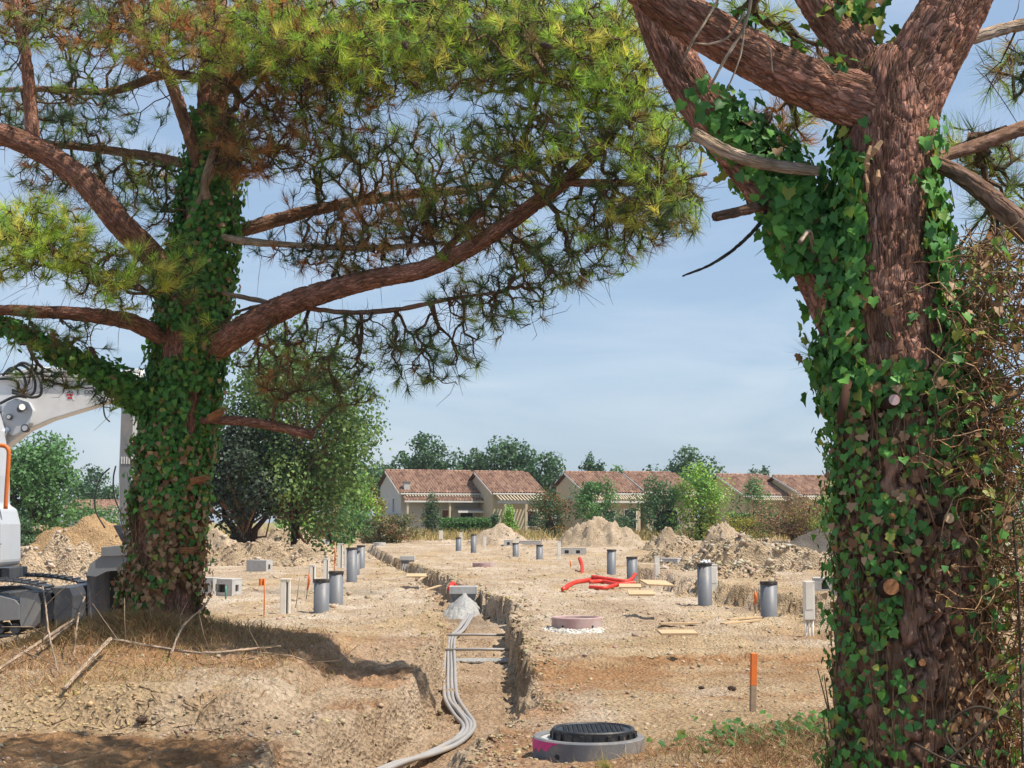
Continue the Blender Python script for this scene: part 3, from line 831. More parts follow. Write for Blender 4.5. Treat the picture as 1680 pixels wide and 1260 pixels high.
# red corrugated ducts
def corr(pts, r, per=0.035):
    s = spline(pts, 24); L = np.concatenate([[0], np.cumsum(np.linalg.norm(np.diff(s, axis=0), axis=1))])
    u = np.arange(0, L[-1], per / 3); q = np.stack([np.interp(u, L, s[:, k]) for k in range(3)], -1)
    return MB().tube(q, [r * (1 + 0.07 * math.cos(2 * math.pi * v / per)) for v in u], 10)
def red(pts, r, label):
    tag(corr(pts, r).build('red_duct', REDPIPE, None, True), label, 'red duct', 'red corrugated ducts')
bz = 0.10
def rp(px, py, dz): g0 = G(px, py); g0[2] += dz; return g0
red([rp(924, 970, 0.05), rp(940, 964, 0.12), rp(960, 962, 0.16), rp(972, 961, 0.16), rp(990, 963, 0.14)], 0.06, 'red duct reaching farthest left out of the bundle')
red([rp(968, 964, 0.16), rp(990, 963, 0.15), rp(1012, 966, 0.13), rp(1034, 967, 0.12)], 0.055, 'lower red duct in the middle of the bundle')
red([rp(968, 967, 0.06), rp(992, 968, 0.06), rp(1016, 966, 0.12), rp(1040, 965, 0.16)], 0.052, 'red duct lying lowest in the bundle')
red([rp(972, 961, 0.26), rp(1000, 963, 0.22), rp(1026, 964, 0.18), rp(1036, 963, 0.22), rp(1042, 962, 0.34)], 0.05, 'red duct with its right end turned upwards')
red([rp(955, 942, -0.05), rp(955, 938, 0.2), rp(953, 937, 0.34), rp(951, 936, 0.45)], 0.065, 'short red duct stub standing upright by a grey pipe')
red([GZ(778, 986, -0.3), GZ(800, 984.5, -0.3), GZ(822, 986, -0.3), GZ(843, 987, -0.3)], 0.055, 'red duct crossing the trench right of the chamber')
red([GZ(738, 966, -0.05), GZ(742, 958, 0.02), GZ(747, 963, -0.1), GZ(752, 970, -0.3)], 0.07, 'bent red duct end behind the concrete chamber')

# ------------------------------------------------------------------ boards
def board(px, py, w_px, label, rot=0, tilt=(0, 0), deep=0.6, name='plywood_board'):
    c = G(px, py); w = w_px * mpp(c[1])
    o = MB().box((0, 0, 0), (w, w * deep, 0.03)).build(name, PLY, None, bevel=0.004)
    o.location = (c[0], c[1], float(ground_z(np.array([c[0]]), np.array([c[1]]))[0]) + 0.045 + abs(tilt[0]) * 0.006 * w_px * 0.3); o.rotation_euler = (R(tilt[0]), R(tilt[1]), R(rot))
    tag(o, label, 'board', 'plywood boards lying on the ground')
board(1112, 1083, 60, 'plywood board lying alone nearest the camera', 3, (3, 0), 0.75)
board(1052, 1033, 42, 'plywood board in front of the other two right of the ring', 0, (8, 0), 0.8)
board(1078, 1018, 46, 'tilted plywood board in the middle of three right of the ring', 14, (8, 3), 0.9)
board(1034, 1006, 36, 'farthest plywood board of three right of the ring', -3, (7, 0), 0.9)
board(683, 966, 32, 'dusty plywood board on the left of the trench', 2, (6, 0), 1.0)
def plank(p0, p1, w, label, mat=DEADWOOD):
    a, b = G(*p0), G(*p1); d = b - a
    o = MB().box((0, 0, 0), (math.hypot(d[0], d[1]), w, 0.03)).build('timber_plank', PLY, None, bevel=0.004)
    o.location = ((a + b) / 2) + np.array((0, 0, 0.06)); o.rotation_euler = (0, 0, math.atan2(d[1], d[0])); tag(o, label, 'plank', 'thin planks on the ground')
plank((1083, 1029), (1148, 1028), 0.1, 'thin plank right of the tilted plywood board')
plank((1185, 1029), (1250, 1022), 0.1, 'thin plank in front of the thick grey pipe')
plank((1195, 1022), (1248, 1018), 0.08, 'thinner plank behind another in front of the thick pipe')
plank((620, 977), (722, 978), 0.12, 'long plank lying left of the concrete chamber')
plank((650, 961), (700, 959), 0.1, 'short plank behind the dusty plywood board')

# ------------------------------------------------------------------ stakes and flags
def stake(px, top, base, w_px, label, paint_from=0.35, lean=0.0):
    c = G(px, base); y = c[1]; h = (base - top) * mpp(y); w = w_px * mpp(y)
    t = thing('survey_stake', label, 'stake', c, R(12), group='survey stakes'); t.rotation_euler[1] = R(lean)
    MB().box((0, 0, h * paint_from / 2 - 0.1), (w, w * 0.8, h * paint_from + 0.2)).build('shaft', STAKEWOOD, t, bevel=0.003)
    MB().box((0, 0, h * (1 + paint_from) / 2), (w * 1.02, w * 0.82, h * (1 - paint_from))).build('painted_top', ORANGE, t, bevel=0.003)
stake(1235, 1075, 1168, 9.5, 'stout wooden stake with orange top beside the ground ivy', 0.45, 2)
def rod(px, top, base, r, label, flag=None, lean=0, mat=ORANGE, tape=0.0):
    c = G(px, base); y = c[1]; h = (base - top) * mpp(y)
    t = thing('marker_rod', label, 'marker', c, group='marker rods'); t.rotation_euler[1] = R(lean)
    MB().tube([(0, 0, -0.1), (0.005, 0, h * 0.5), (0, 0, h)], r, 7).build('rod', mat, t, True)
    if flag:
        w, hh, sx = flag; m = MB(); k = 7
        v = [(sx * w * i / (k - 1), 0.02 * math.sin(i * 1.1), h - 0.01 - q * hh) for q in (0, 1) for i in range(k)]
        m.add(v, [(i, i + 1, k + i + 1, k + i) for i in range(k - 1)]); o = m.build('flag', ORANGE, t); so = o.modifiers.new('thickness', 'SOLIDIFY'); so.thickness = 0.003
    if tape:
        m = MB()
        m.tube([(0.0, 0, h * (1 - tape)), (0.02, 0.01, h * (1 - tape * 0.6)), (0.0, 0, h * (1 - tape * 0.3))], [0.02, 0.035, 0.02], 8); m.build('tape', ORANGE, t, True)
rod(433, 950, 1010, 0.012, 'thin rod with a square orange flag near the mound', (0.11, 0.13, -1))
rod(502, 930, 985, 0.012, 'rod wrapped in orange tape leaning by the slotted post', None, 6, STAKEWOOD, 0.7)
rod(484, 948, 1003, 0.009, 'thin bare rod right of the slotted white post', None, 7, STAKEWOOD)
rod(548, 890, 938, 0.016, 'rod with orange and pink tape behind the second grey pipe', None, 2, ORANGE, 0.7)
rod(1239, 962, 1012, 0.012, 'rod with dangling orange tape left of the thick pipe', None, 0, STAKEWOOD, 0.6)
rod(936, 920, 930, 0.03, 'short orange peg left of the upright red duct', None, 0)
rod(573, 890, 915, 0.016, 'far orange rod above the tall third grey pipe', None, 3, ORANGE)
rod(370, 962, 985, 0.02, 'short green peg in front of the open concrete block', None, 0, paint('green_plastic', (0.05, 0.25, 0.18), 0.5))
# ------------------------------------------------------------------ houses
def tile_mat():
    m, nt, b, _ = new_mat('clay_tiles')
    tc = nt.nodes.new('ShaderNodeTexCoord')
    vo = N(nt, 'ShaderNodeTexVoronoi', i_Scale=1.0)
    mp = nt.nodes.new('ShaderNodeMapping'); mp.inputs['Scale'].default_value = (4.0, 2.6, 0.2)
    nt.links.new(tc.outputs['Object'], mp.inputs['Vector']); nt.links.new(mp.outputs[0], vo.inputs['Vector'])
    c = ramp(nt, vo.outputs['Color'], [(0.1, (0.165, 0.09, 0.064)), (0.45, (0.265, 0.148, 0.104)), (0.9, (0.39, 0.25, 0.178))])
    c = mixc(nt, 0.5, c, ramp(nt, noise(nt, 1.3, 5), [(0.3, (0.72, 0.72, 0.70)), (0.7, (1.2, 1.15, 1.1))]), 'MULTIPLY')
    nt.links.new(c, b.inputs['Base Color']); b.inputs['Roughness'].default_value = 0.9
    return m
TILES = tile_mat()
WALL_G = paint('grey_render', (0.50, 0.48, 0.45), 0.9, 0.08, 1.5, (0.36, 0.33, 0.29), 0.35)
WALL_B = paint('beige_render', (0.53, 0.44, 0.31), 0.9, 0.08, 1.5, (0.4, 0.33, 0.24), 0.35)
WALL_Y = paint('yellow_render', (0.60, 0.47, 0.26), 0.9, 0.08, 1.5, (0.45, 0.36, 0.22), 0.35)
TRIM = paint('white_trim', (0.66, 0.63, 0.58), 0.7, 0.08, 3, (0.45, 0.38, 0.3), 0.35)
SHUT_BR = paint('brown_shutter', (0.17, 0.075, 0.045), 0.6, 0.2, 6)
SHUT_GR = paint('grey_shutter', (0.28, 0.30, 0.32), 0.6, 0.15, 6)
def glass_mat():
    m, nt, b, _ = new_mat('dark_pane'); b.inputs['Base Color'].default_value = (0.018, 0.016, 0.02, 1); b.inputs['Roughness'].default_value = 0.12
    return m
PANE = glass_mat()

def tiled_slope(name, p0, p1, q0, q1, parent, per=0.24, rows=0.38, amp=0.06):
    """barrel tiles from ridge p0-p1 down to eave q0-q1"""
    p0, p1, q0, q1 = map(lambda v: np.asarray(v, float), (p0, p1, q0, q1))
    L = np.linalg.norm(p1 - p0); D = np.linalg.norm(q0 - p0)
    nu = int(L / per) * 4; nr = int(D / rows)
    u = np.linspace(0, 1, nu + 1); vv = []
    for i in range(nr): vv += [(i / nr, 0.028), ((i + 1) / nr - 1e-4, 0.0)]
    v = np.array(vv)
    n = nrm(np.cross(p1 - p0, p0 - q0)); n = n * np.sign(n[2])
    top = p0 + (p1 - p0) * u[:, None]; bot = q0 + (q1 - q0) * u[:, None]
    wave = np.abs(np.sin(np.pi * np.arange(nu + 1) / 4)) ** 0.8 * amp * 2 - amp
    V = top[None] * (1 - v[:, 0])[:, None, None] + bot[None] * v[:, 0][:, None, None]
    V = V + n * (wave[None, :, None] + (0.028 - v[:, 1])[:, None, None] + 0.05)
    m, k = V.shape[:2]; idx = np.arange(m * k).reshape(m, k)
    F = np.stack([idx[:-1, :-1], idx[:-1, 1:], idx[1:, 1:], idx[1:, :-1]], -1).reshape(-1, 4)
    o = np_obj(name, V.reshape(-1, 3), F, TILES, parent, smooth=False)
    tag(o, kind='stuff')
    return o

def window(parent, x, z, w, h, y, mat=None, frame=True, name='window'):
    """sits on a front wall whose face is at local y"""
    f = MB()
    for sx in (-1, 1): f.box((x + sx * (w / 2 + 0.04), y - 0.03, z + h / 2), (0.08, 0.1, h + 0.16))
    for zz in (z - 0.04, z + h + 0.04): f.box((x, y - 0.03, zz), (w, 0.1, 0.08))
    o = f.build(name, TRIM, parent)
    MB().box((x, y - 0.012, z + h / 2), (w, 0.02, h)).build('pane', mat or PANE, o)
    return o

def house(label, rx, ridge_px, depth, ridge_row, eave_row, wall, theta=R(20), Df=4.2, Db=2.6, lean=None, extras=None, left=0.0):
    s = mpp(depth)
    o3 = P(rx, ridge_row, depth); zr = o3[2]; ze = EYE + (855 - eave_row) * s; zb = 0.55
    t = thing('house', label, 'house', (o3[0], o3[1], zb), theta, group='row of tiled houses')
    L = ridge_px * s / math.cos(theta); H, E = zr - zb, ze - zb
    Eb = H - (H - E) * Db / Df
    ov = 0.25
    # gable walls and long walls
    g = [(-Df + 0.15, 0), (Db - 0.1, 0), (Db - 0.1, Eb - 0.12), (0, H - 0.12), (-Df + 0.15, E - 0.1)]
    for x0 in (0.05, L - 0.27):
        MB().prism(g, (x0, x0 + 0.22), 'x').build('gable_wall', wall, t)
    MB().box((L / 2, -Df + 0.28, (E - 0.1) / 2), (L - 0.55, 0.24, E - 0.12)).build('front_wall', wall, t)
    MB().box((L / 2, Db - 0.24, (Eb - 0.15) / 2), (L - 0.55, 0.24, Eb - 0.16)).build('back_wall', wall, t)
    r = tiled_slope('roof', (-ov, 0, H), (L + ov * 0.2, 0, H), (-ov, -Df - 0.25, E - 0.1), (L + ov * 0.2, -Df - 0.25, E - 0.1), t)
    tiled_slope('roof', (-ov, 0, H), (L + ov * 0.2, 0, H), (-ov, Db + 0.2, Eb - 0.1), (L + ov * 0.2, Db + 0.2, Eb - 0.1), t)
    rt = MB(); 
    for i in range(int(L / 0.4)): rt.tube([(-ov + i * 0.4, 0, H + 0.06), (-ov + i * 0.4 + 0.42, 0, H + 0.075)], 0.11, 8)
    tag(rt.build('ridge_tiles', TILES, t, True), kind='stuff')
    MB().box((L / 2, -Df - 0.22, E - 0.14), (L + 0.2, 0.12, 0.12)).build('gutter', TRIM, t)
    for x0 in (-ov + 0.02, L + 0.0):
        MB().prism([(0.0, H + 0.02), (-Df - 0.25, E - 0.06), (-Df - 0.25, E - 0.2), (0, H - 0.14)], (x0 - 0.03, x0 + 0.03), 'x').build('verge_board', TRIM, t)
    if lean:     # lower tiled porch roof along the front
        zt, zbm, dp = lean
        tiled_slope('porch_roof', (0.1, -Df, zt), (L, -Df, zt), (0.1, -Df - dp, zbm), (L, -Df - dp, zbm), t)
        MB().box((L / 2, -Df - dp, zbm - 0.05), (L, 0.1, 0.14)).build('porch_gutter', TRIM, t)
        for i in range(3):
            MB().box((0.3 + i * (L - 0.5) / 2, -Df - dp + 0.15, (zbm - 0.1) / 2), (0.16, 0.16, zbm - 0.12)).build('porch_post', WALL_B, t)
    if extras: extras(t, L, H, E, Df)
    return t

def slats(t, x0, x1, y0, y1, z, n, z1=None):
    for i in range(n):
        x = x0 + (x1 - x0) * (i + 0.5) / n
        M = Matrix.Rotation(math.atan2((z1 if z1 else z) - z, y1 - y0), 3, 'X')
        MB().box((x, (y0 + y1) / 2, (z + (z1 if z1 else z)) / 2), (0.09, abs(y1 - y0), 0.14), M=M).build('pergola_slat', WALL_B, t)

def ex1(t, L, H, E, Df):
    y = -Df + 0.16
    window(t, L * 0.50, 0.1, 0.55, 2.1, y, SHUT_BR, name='door')
    o = window(t, L * 0.74, 0.75, 1.1, 1.35, y)
    for k in range(3): MB().box((L * 0.5 + 0.5, y - 0.05, 1.1), (0.12, 0.06, 2.1)).build('shutter', SHUT_BR, t) if k == 0 else None
    a = MB().add([(L * 0.6, y - 0.05, 2.42), (L * 0.9, y - 0.05, 2.42), (L * 0.9, y - 1.1, 2.12), (L * 0.6, y - 1.1, 2.12), (L * 0.6, y - 1.1, 1.98), (L * 0.9, y - 1.1, 1.98)], [(0, 1, 2, 3), (3, 2, 5, 4)]).build('awning', TRIM, t)
    a.modifiers.new('thickness', 'SOLIDIFY').thickness = 0.02
    slats(t, 0.3, L - 0.1, -Df - 0.15, -Df - 0.55, E - 0.26, 30, E - 0.4)
    # gable window and side shed on the left wall
    w = MB().box((0.03, -Df * 0.45, 2.6), (0.06, 0.5, 1.3)).build('window', TRIM, t); MB().box((-0.006, -Df * 0.45, 2.6), (0.03, 0.36, 1.16)).build('pane', PANE, w)
    MB().prism([(-2.6, 0), (0.05, 0), (0.05, 1.75), (-2.6, 1.2)], (-Df * 0.7, 0.5), 'y').build('side_shed', WALL_G, t)
    MB().prism([(-2.9, 1.16), (0.04, 1.78), (0.04, 1.88), (-2.9, 1.26)], (-Df * 0.78, 0.7), 'y').build('shed_roof', SHUT_GR, t)
    c = MB().box((0.6, -Df + 0.5, E + 0.35), (0.5, 0.5, 0.9)).build('chimney', WALL_G, t); MB().box((0.6, -Df + 0.5, E + 0.83), (0.62, 0.62, 0.08)).build('chimney_cap', CONC_D, c)
def ex2(t, L, H, E, Df):
    y = -Df + 0.16
    slats(t, 0.1, L + 0.1, -Df - 0.1, -Df - 1.5, E - 0.25, 16, E - 0.75)
    MB().box((L / 2, -Df - 1.55, E - 0.85), (L + 0.4, 0.14, 0.2)).build('pergola_beam', CONC_D, t)
    for x in (0.5, L * 0.5, L - 0.1): MB().box((x, -Df - 1.5, (E - 0.95) / 2), (0.2, 0.2, E - 0.95)).build('porch_post', WALL_B, t)
    window(t, L * 0.3, 0.1, 0.9, 2.0, y); window(t, L * 0.75, 0.9, 1.0, 1.2, y)
def ex3(t, L, H, E, Df):
    for yy, mt in ((-Df * 0.15, SHUT_GR), (-Df * 0.62, SHUT_BR)):
        w = MB().box((0.03, yy, 2.75), (0.06, 0.85, 1.3)).build('window', TRIM, t); MB().box((-0.006, yy, 2.75), (0.03, 0.7, 1.16)).build('shutter', mt, w)
    slats(t, 0.2, L, -Df - 0.15, -Df - 1.0, E - 0.25, 22, E - 0.65)
    MB().box((L / 2, -Df - 1.0, E - 0.8), (L, 0.1, 0.16)).build('pergola_beam', TRIM, t)
    window(t, L * 0.4, 0.8, 1.0, 1.3, -Df + 0.16); window(t, L * 0.8, 0.1, 1.0, 2.1, -Df + 0.16)
def ex5(t, L, H, E, Df):
    slats(t, 0.2, L, -Df - 0.15, -Df - 0.7, E - 0.25, 20, E - 0.5)
    window(t, L * 0.5, 0.8, 1.0, 1.3, -Df + 0.16)

house('tiled house with grey gable, white awning and brown shutters', 636, 140, 124, 773, 809, WALL_G, lean=(3.35, 2.95, 1.1), extras=ex1)
house('tiled house with pergola porch behind the sand cone', 782, 84, 123, 775, 809, WALL_B, extras=ex2)
house('tiled house with two shuttered windows in its pale gable', 930, 90, 122, 776, 809, WALL_B, extras=ex3)
house('tiled house behind the dark conical shrub', 1026, 84, 124, 776, 807, WALL_B, extras=ex5)
house('tiled house with yellow gable behind the rounded green shrub', 1180, 84, 118, 780, 813, WALL_Y, extras=ex5)
house('rightmost tiled house with pinkish roof near the forked pine', 1272, 100, 117, 782, 813, WALL_Y, extras=ex5)
house('far cottage with red tiled roof behind the excavator arm', 124, 75, 150, 822, 836, WALL_G, theta=R(4), Df=5)
house('far white house glimpsed under the dark oak', 452, 62, 150, 815, 829, TRIM, theta=R(8), Df=5, extras=lambda t, L, H, E, Df: window(t, L * 0.5, 0.5, 1.2, 1.2, -Df + 0.16))
# ------------------------------------------------------------------ bark tubes
def resample(pts, rad, ds):
    s = spline(pts, 10); r = spline([np.array((v, 0, 0)) for v in rad], 10)[:, 0]
    L = np.concatenate([[0], np.cumsum(np.linalg.norm(np.diff(s, axis=0), axis=1))])
    u = np.linspace(0, L[-1], max(3, int(L[-1] / ds) + 1))
    return np.stack([np.interp(u, L, s[:, k]) for k in range(3)], -1), np.interp(u, L, r), u

def frames(c):
    t = nrm(np.gradient(c, axis=0)); a = np.zeros_like(t)
    ref = np.array((1.0, 0, 0)) if abs(t[0][0]) < 0.8 else np.array((0, 0, 1.0))
    for i in range(len(t)):
        ref = ref - t[i] * ref.dot(t[i]); ref /= np.linalg.norm(ref); a[i] = ref
    return t, a, np.cross(t, a)

def plates(u, v, ncol, cv, seed):
    """cell pattern of bark plates: u in turns, v in metres"""
    gu, gv = u * ncol, v / cv
    f1 = np.full(u.shape, 9.0); f2 = f1.copy(); idv = np.zeros(u.shape)
    iu, iv = np.floor(gu), np.floor(gv)
    z0 = np.zeros_like(u)
    for du in (-1, 0, 1):
        for dv in (-1, 0, 1):
            cu, cw = iu + du, iv + dv; wu = np.mod(cu, ncol)
            px = cu + 0.5 + 0.48 * (2 * _hash(wu, cw, z0, seed) - 1); py = cw + 0.5 + 0.5 * (2 * _hash(wu, cw, z0 + 1, seed) - 1)
            d = np.hypot(gu - px, gv - py)
            near = d < f1
            f2 = np.where(near, f1, np.minimum(f2, d)); idv = np.where(near, _hash(wu, cw, z0 + 2, seed), idv); f1 = np.where(near, d, f1)
    return f2 - f1, idv

def bark_tube(name, pts, rad, mat, parent, origin, ds=0.02, seg=48, amp=0.012, plate_w=0.05, plate_l=0.11, seed=0, lump=0.04):
    c, r, u = resample(pts, rad, ds); t, a, b = frames(c)
    n = len(c); th = np.arange(seg + 1) / seg
    U, Vv = np.meshgrid(th, u)
    ncol = max(5, int(round(2 * math.pi * float(np.mean(r)) / plate_w)))
    ang = 2 * math.pi * U
    warp = 0.6 / ncol * fbm(np.cos(ang) * 2, np.sin(ang) * 2, Vv * 9, 3, seed)
    e, idv = plates(U + warp, Vv + 0.45 * plate_l * fbm(np.cos(ang) * 3, np.sin(ang) * 3, Vv * 8, 2, seed + 5), ncol, plate_l, seed)
    crack = 1 - sstep(0.0, 0.2, e)
    rr = r[:, None] * (1 + lump * fbm(np.cos(ang) * 1.3, np.sin(ang) * 1.3, Vv * 1.6, 3, seed + 9)) + amp * (-1.5 * crack + 0.6 * idv + 0.35 * fbm(np.cos(ang) * 9, np.sin(ang) * 9, Vv * 26, 2, seed + 3))
    V = c[:, None] + rr[..., None] * (a[:, None] * np.cos(ang)[..., None] + b[:, None] * np.sin(ang)[..., None])
    idx = np.arange(n * (seg + 1)).reshape(n, seg + 1)
    F = np.stack([idx[:-1, :-1], idx[:-1, 1:], idx[1:, 1:], idx[1:, :-1]], -1).reshape(-1, 4)
    uv = np.stack([U * 2 * math.pi * float(np.mean(r)), Vv], -1).reshape(-1, 2)
    tone = (0.66 + 0.7 * idv)[..., None] * np.ones(3)
    tone[..., 2] *= (0.92 + 0.2 * idv)
    # cap the ends
    V = V.reshape(-1, 3); V = np.concatenate([V, c[:1], c[-1:]]); nn = n * (seg + 1)
    cap0 = np.stack([np.full(seg, nn), idx[0, 1:], idx[0, :-1]], -1); cap1 = np.stack([np.full(seg, nn + 1), idx[-1, :-1], idx[-1, 1:]], -1)
    uv = np.concatenate([uv, [[0, 0], [0, 0]]]); tone = np.concatenate([tone.reshape(-1, 3), np.ones((2, 3))])
    o = np_obj(name, V - origin, [F, cap0, cap1], mat, parent, uv=uv, col=tone, smooth=True)
    return dict(c=c, r=r, t=t, a=a, b=b, obj=o, u=u)

def thin_tubes(name, A, B, ra, rb, mat, parent, origin, col=None, sides=4):
    """many tapered straight pieces joined (twigs too thin to pick apart)"""
    d = nrm(B - A); ref = np.where(np.abs(d[:, 2:3]) < 0.9, np.array((0, 0, 1.0)), np.array((1.0, 0, 0)))
    x = nrm(np.cross(d, ref)); y = np.cross(d, x); n = len(A)
    an = np.arange(sides) * 2 * math.pi / sides
    ring = np.cos(an)[None, :, None] * x[:, None] + np.sin(an)[None, :, None] * y[:, None]
    V = np.concatenate([A[:, None] + ring * ra[:, None, None], B[:, None] + ring * rb[:, None, None]], 1)
    k = np.arange(sides); f = np.stack([k, (k + 1) % sides, sides + (k + 1) % sides, sides + k], -1)
    F = (f[None] + (np.arange(n) * 2 * sides)[:, None, None]).reshape(-1, 4)
    V = V.reshape(-1, 3) - origin
    L = np.linalg.norm(B - A, axis=1)
    uv = np.tile(np.concatenate([np.stack([k / sides * 0.05, 0 * k], -1), np.stack([k / sides * 0.05, 0 * k + 0.2], -1)]), (n, 1)) + np.repeat(rng.random((n, 2)) * 5, 2 * sides, 0)
    cc = np.ones((len(V), 3)) if col is None else np.repeat(col, 2 * sides, 0)
    o = np_obj(name, V, F, mat, parent, uv=uv, col=cc, smooth=True)
    return tag(o, kind='stuff')

# ------------------------------------------------------------------ twig growth (shortest links from limbs to shoot tips)
def grow(base, targets, bf=0.25):
    nb, nt = len(base), len(targets)
    pos = np.concatenate([base, np.zeros((2 * nt, 3))]); par = np.full(nb + 2 * nt, -1); plen = np.zeros(nb + 2 * nt)
    best = np.full(nt, 1e9); bi = np.zeros(nt, int)
    for i0 in range(0, nb, 200):
        d = np.linalg.norm(targets[:, None] - base[None, i0:i0 + 200], axis=2); j = d.argmin(1); m = d[np.arange(nt), j]
        up = m < best; best[up] = m[up]; bi[up] = j[up] + i0
    cost = best.copy(); done = np.zeros(nt, bool); n = nb; tip = np.zeros(nt, int)
    for _ in range(nt):
        k = int(np.argmin(np.where(done, 1e9, cost))); done[k] = True; p = bi[k]
        a, b = pos[p], targets[k]; L = np.linalg.norm(b - a)
        mid = (a + b) / 2 + rng.normal(0, 0.09, 3) * L + np.array((0, 0, -0.07 * L))
        for q in (mid, b):
            pos[n] = q; par[n] = p; plen[n] = plen[p] + np.linalg.norm(q - pos[p]); p = n
            d = np.linalg.norm(targets - q, axis=1); c = d + bf * plen[n]
            up = (c < cost) & ~done; cost[up] = c[up]; bi[up] = n
            n += 1
        tip[k] = n - 1
    desc = np.ones(n)
    for i in range(n - 1, nb - 1, -1):
        if par[i] >= 0: desc[par[i]] += desc[i]
    return pos[:n], par[:n], desc, tip, nb

NG = {'bright': [(0.44, 0.56, 0.11), (0.34, 0.53, 0.11), (0.58, 0.57, 0.15)], 'green': [(0.27, 0.41, 0.09), (0.32, 0.43, 0.10), (0.21, 0.34, 0.095)],  # bright keys hold a sunlit tone, dark keys a shaded tone of the needles
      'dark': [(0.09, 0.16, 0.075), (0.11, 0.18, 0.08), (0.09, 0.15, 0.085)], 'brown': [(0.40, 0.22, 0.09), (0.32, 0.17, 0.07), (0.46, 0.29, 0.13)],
      'olive': [(0.22, 0.19, 0.065), (0.18, 0.18, 0.06), (0.27, 0.19, 0.08)]}
def tufts(name, pos, dirs, cols, per, length, width, spread, mat, parent, origin):
    n = len(pos); k = per
    D = nrm(dirs[:, None] * 0.75 + rng.normal(0, spread, (n, k, 3)) + np.array((0, 0, 0.12)))
    base = pos[:, None] + dirs[:, None] * rng.uniform(-0.55, 0.08, (n, k, 1)) * length * 0.9
    Ln = length * rng.uniform(0.7, 1.15, (n, k, 1))
    tipp = base + D * Ln + np.array((0, 0, -0.12)) * Ln * rng.random((n, k, 1))
    side = nrm(np.cross(D, rng.normal(size=(n, k, 3)))) * width * 0.5
    V = np.stack([base - side, base + side, tipp], 2).reshape(-1, 3)
    C = np.clip(cols[:, None] * rng.uniform(0.75, 1.3, (n, k, 1)), 0, 1)
    C = np.repeat(C.reshape(-1, 3), 3, 0)
    o = np_obj(name, V - origin, np.arange(n * k * 3).reshape(-1, 3), mat, parent, col=C)
    return tag(o, kind='stuff')

def cone_mesh():
    v, f = [], []
    m = MB()
    for j in range(7):
        t = j / 6; r = 0.33 * math.sin(math.pi * (0.16 + 0.78 * t)) ; z = t
        for k in range(8):
            a = (k + 0.5 * (j % 2)) * math.pi / 4
            m.add([(0.6 * r * math.cos(a - 0.3), 0.6 * r * math.sin(a - 0.3), z - 0.09), (0.6 * r * math.cos(a + 0.3), 0.6 * r * math.sin(a + 0.3), z - 0.09), (r * 1.25 * math.cos(a), r * 1.25 * math.sin(a), z + 0.06)], [(0, 1, 2)])
    m.lathe([(0.0, -0.05), (0.2, 0.05), (0.26, 0.4), (0.18, 0.8), (0.0, 1.0)], n=8)
    return m.mesh('pine_cone', paint('cone_scales', (0.065, 0.038, 0.026), 0.8, 0.3, 40))
CONE = cone_mesh()

def sample_clusters(cl, bare=0.5):
    T, K, D = [], [], []
    for (px, py, rx, ry, dep, dz, n, kinds) in cl:
        m = int(n * (1 + bare))
        q = rng.normal(size=(m, 3)); q = q / np.linalg.norm(q, axis=1, keepdims=True) * (rng.random((m, 1)) ** 0.42)
        y = dep + q[:, 2] * dz
        for i in range(m):
            T.append(P(px + q[i, 0] * rx, py + q[i, 1] * ry, y[i])); K.append(random.choice(kinds)); D.append(i < n)
    return np.array(T), K, np.array(D)

def pine_crown(t, origin, limbs, clusters, per, length, width, bare, cones, spread=0.45, twig_k=0.0032, cone_size=0.12, extra_tip=True):
    base = np.concatenate([l['c'][::max(1, int(0.12 / (l['u'][1] - l['u'][0])))] for l in limbs])
    T, K, D = sample_clusters(clusters, bare)
    pos, par, desc, tip, nb = grow(base, T)
    i = np.arange(nb, len(pos)); A, B = pos[par[i]], pos[i]
    rad = np.clip(twig_k * desc ** 0.5, twig_k * 1.2, 0.05)
    ra = np.where(par[i] >= nb, np.minimum(rad[par[i]], rad[i] * 1.6), rad[i] * 1.25)
    thin_tubes('twigs', A, B, ra, rad[i], TWIG, t, origin, sides=3)
    tp = tip[D]; d = nrm(pos[tp] - pos[par[tp]])
    d = nrm(d + np.array((0, 0, 0.15)))
    kk = [k for k, q in zip(K, D) if q]
    cols = np.array([random.choice(NG[k]) for k in kk]) * rng.uniform(0.75, 1.3, (len(kk), 1))
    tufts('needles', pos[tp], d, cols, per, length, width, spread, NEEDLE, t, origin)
    # curly dead side shoots
    bt = tip[~D]; m = len(bt)
    s = pos[bt]; e = s + rng.normal(0, 0.16, (m, 3)) * (length / 0.17)
    md = (s + e) / 2 + rng.normal(0, 0.05, (m, 3))
    thin_tubes('dead_shoots', np.concatenate([s, md]), np.concatenate([md, e]), np.full(2 * m, twig_k * 1.1), np.concatenate([np.full(m, twig_k), np.full(m, twig_k * 0.5)]), TWIG, t, origin, col=np.tile((1.5, 1.35, 1.2), (2 * m, 1)) * rng.uniform(0.6, 1.2, (2 * m, 1)), sides=3)
    for k in rng.choice(np.arange(nb, len(pos)), cones, replace=False):
        o = link('pine_cone', CONE, t); o.location = pos[k] - origin + np.array((0, 0, -0.03)); s = cone_size * rng.uniform(0.75, 1.25)
        o.scale = (s * 1.1, s * 1.1, s); o.rotation_euler = (rng.uniform(1.6, 4.2), rng.uniform(-0.8, 0.8), rng.uniform(0, 6))

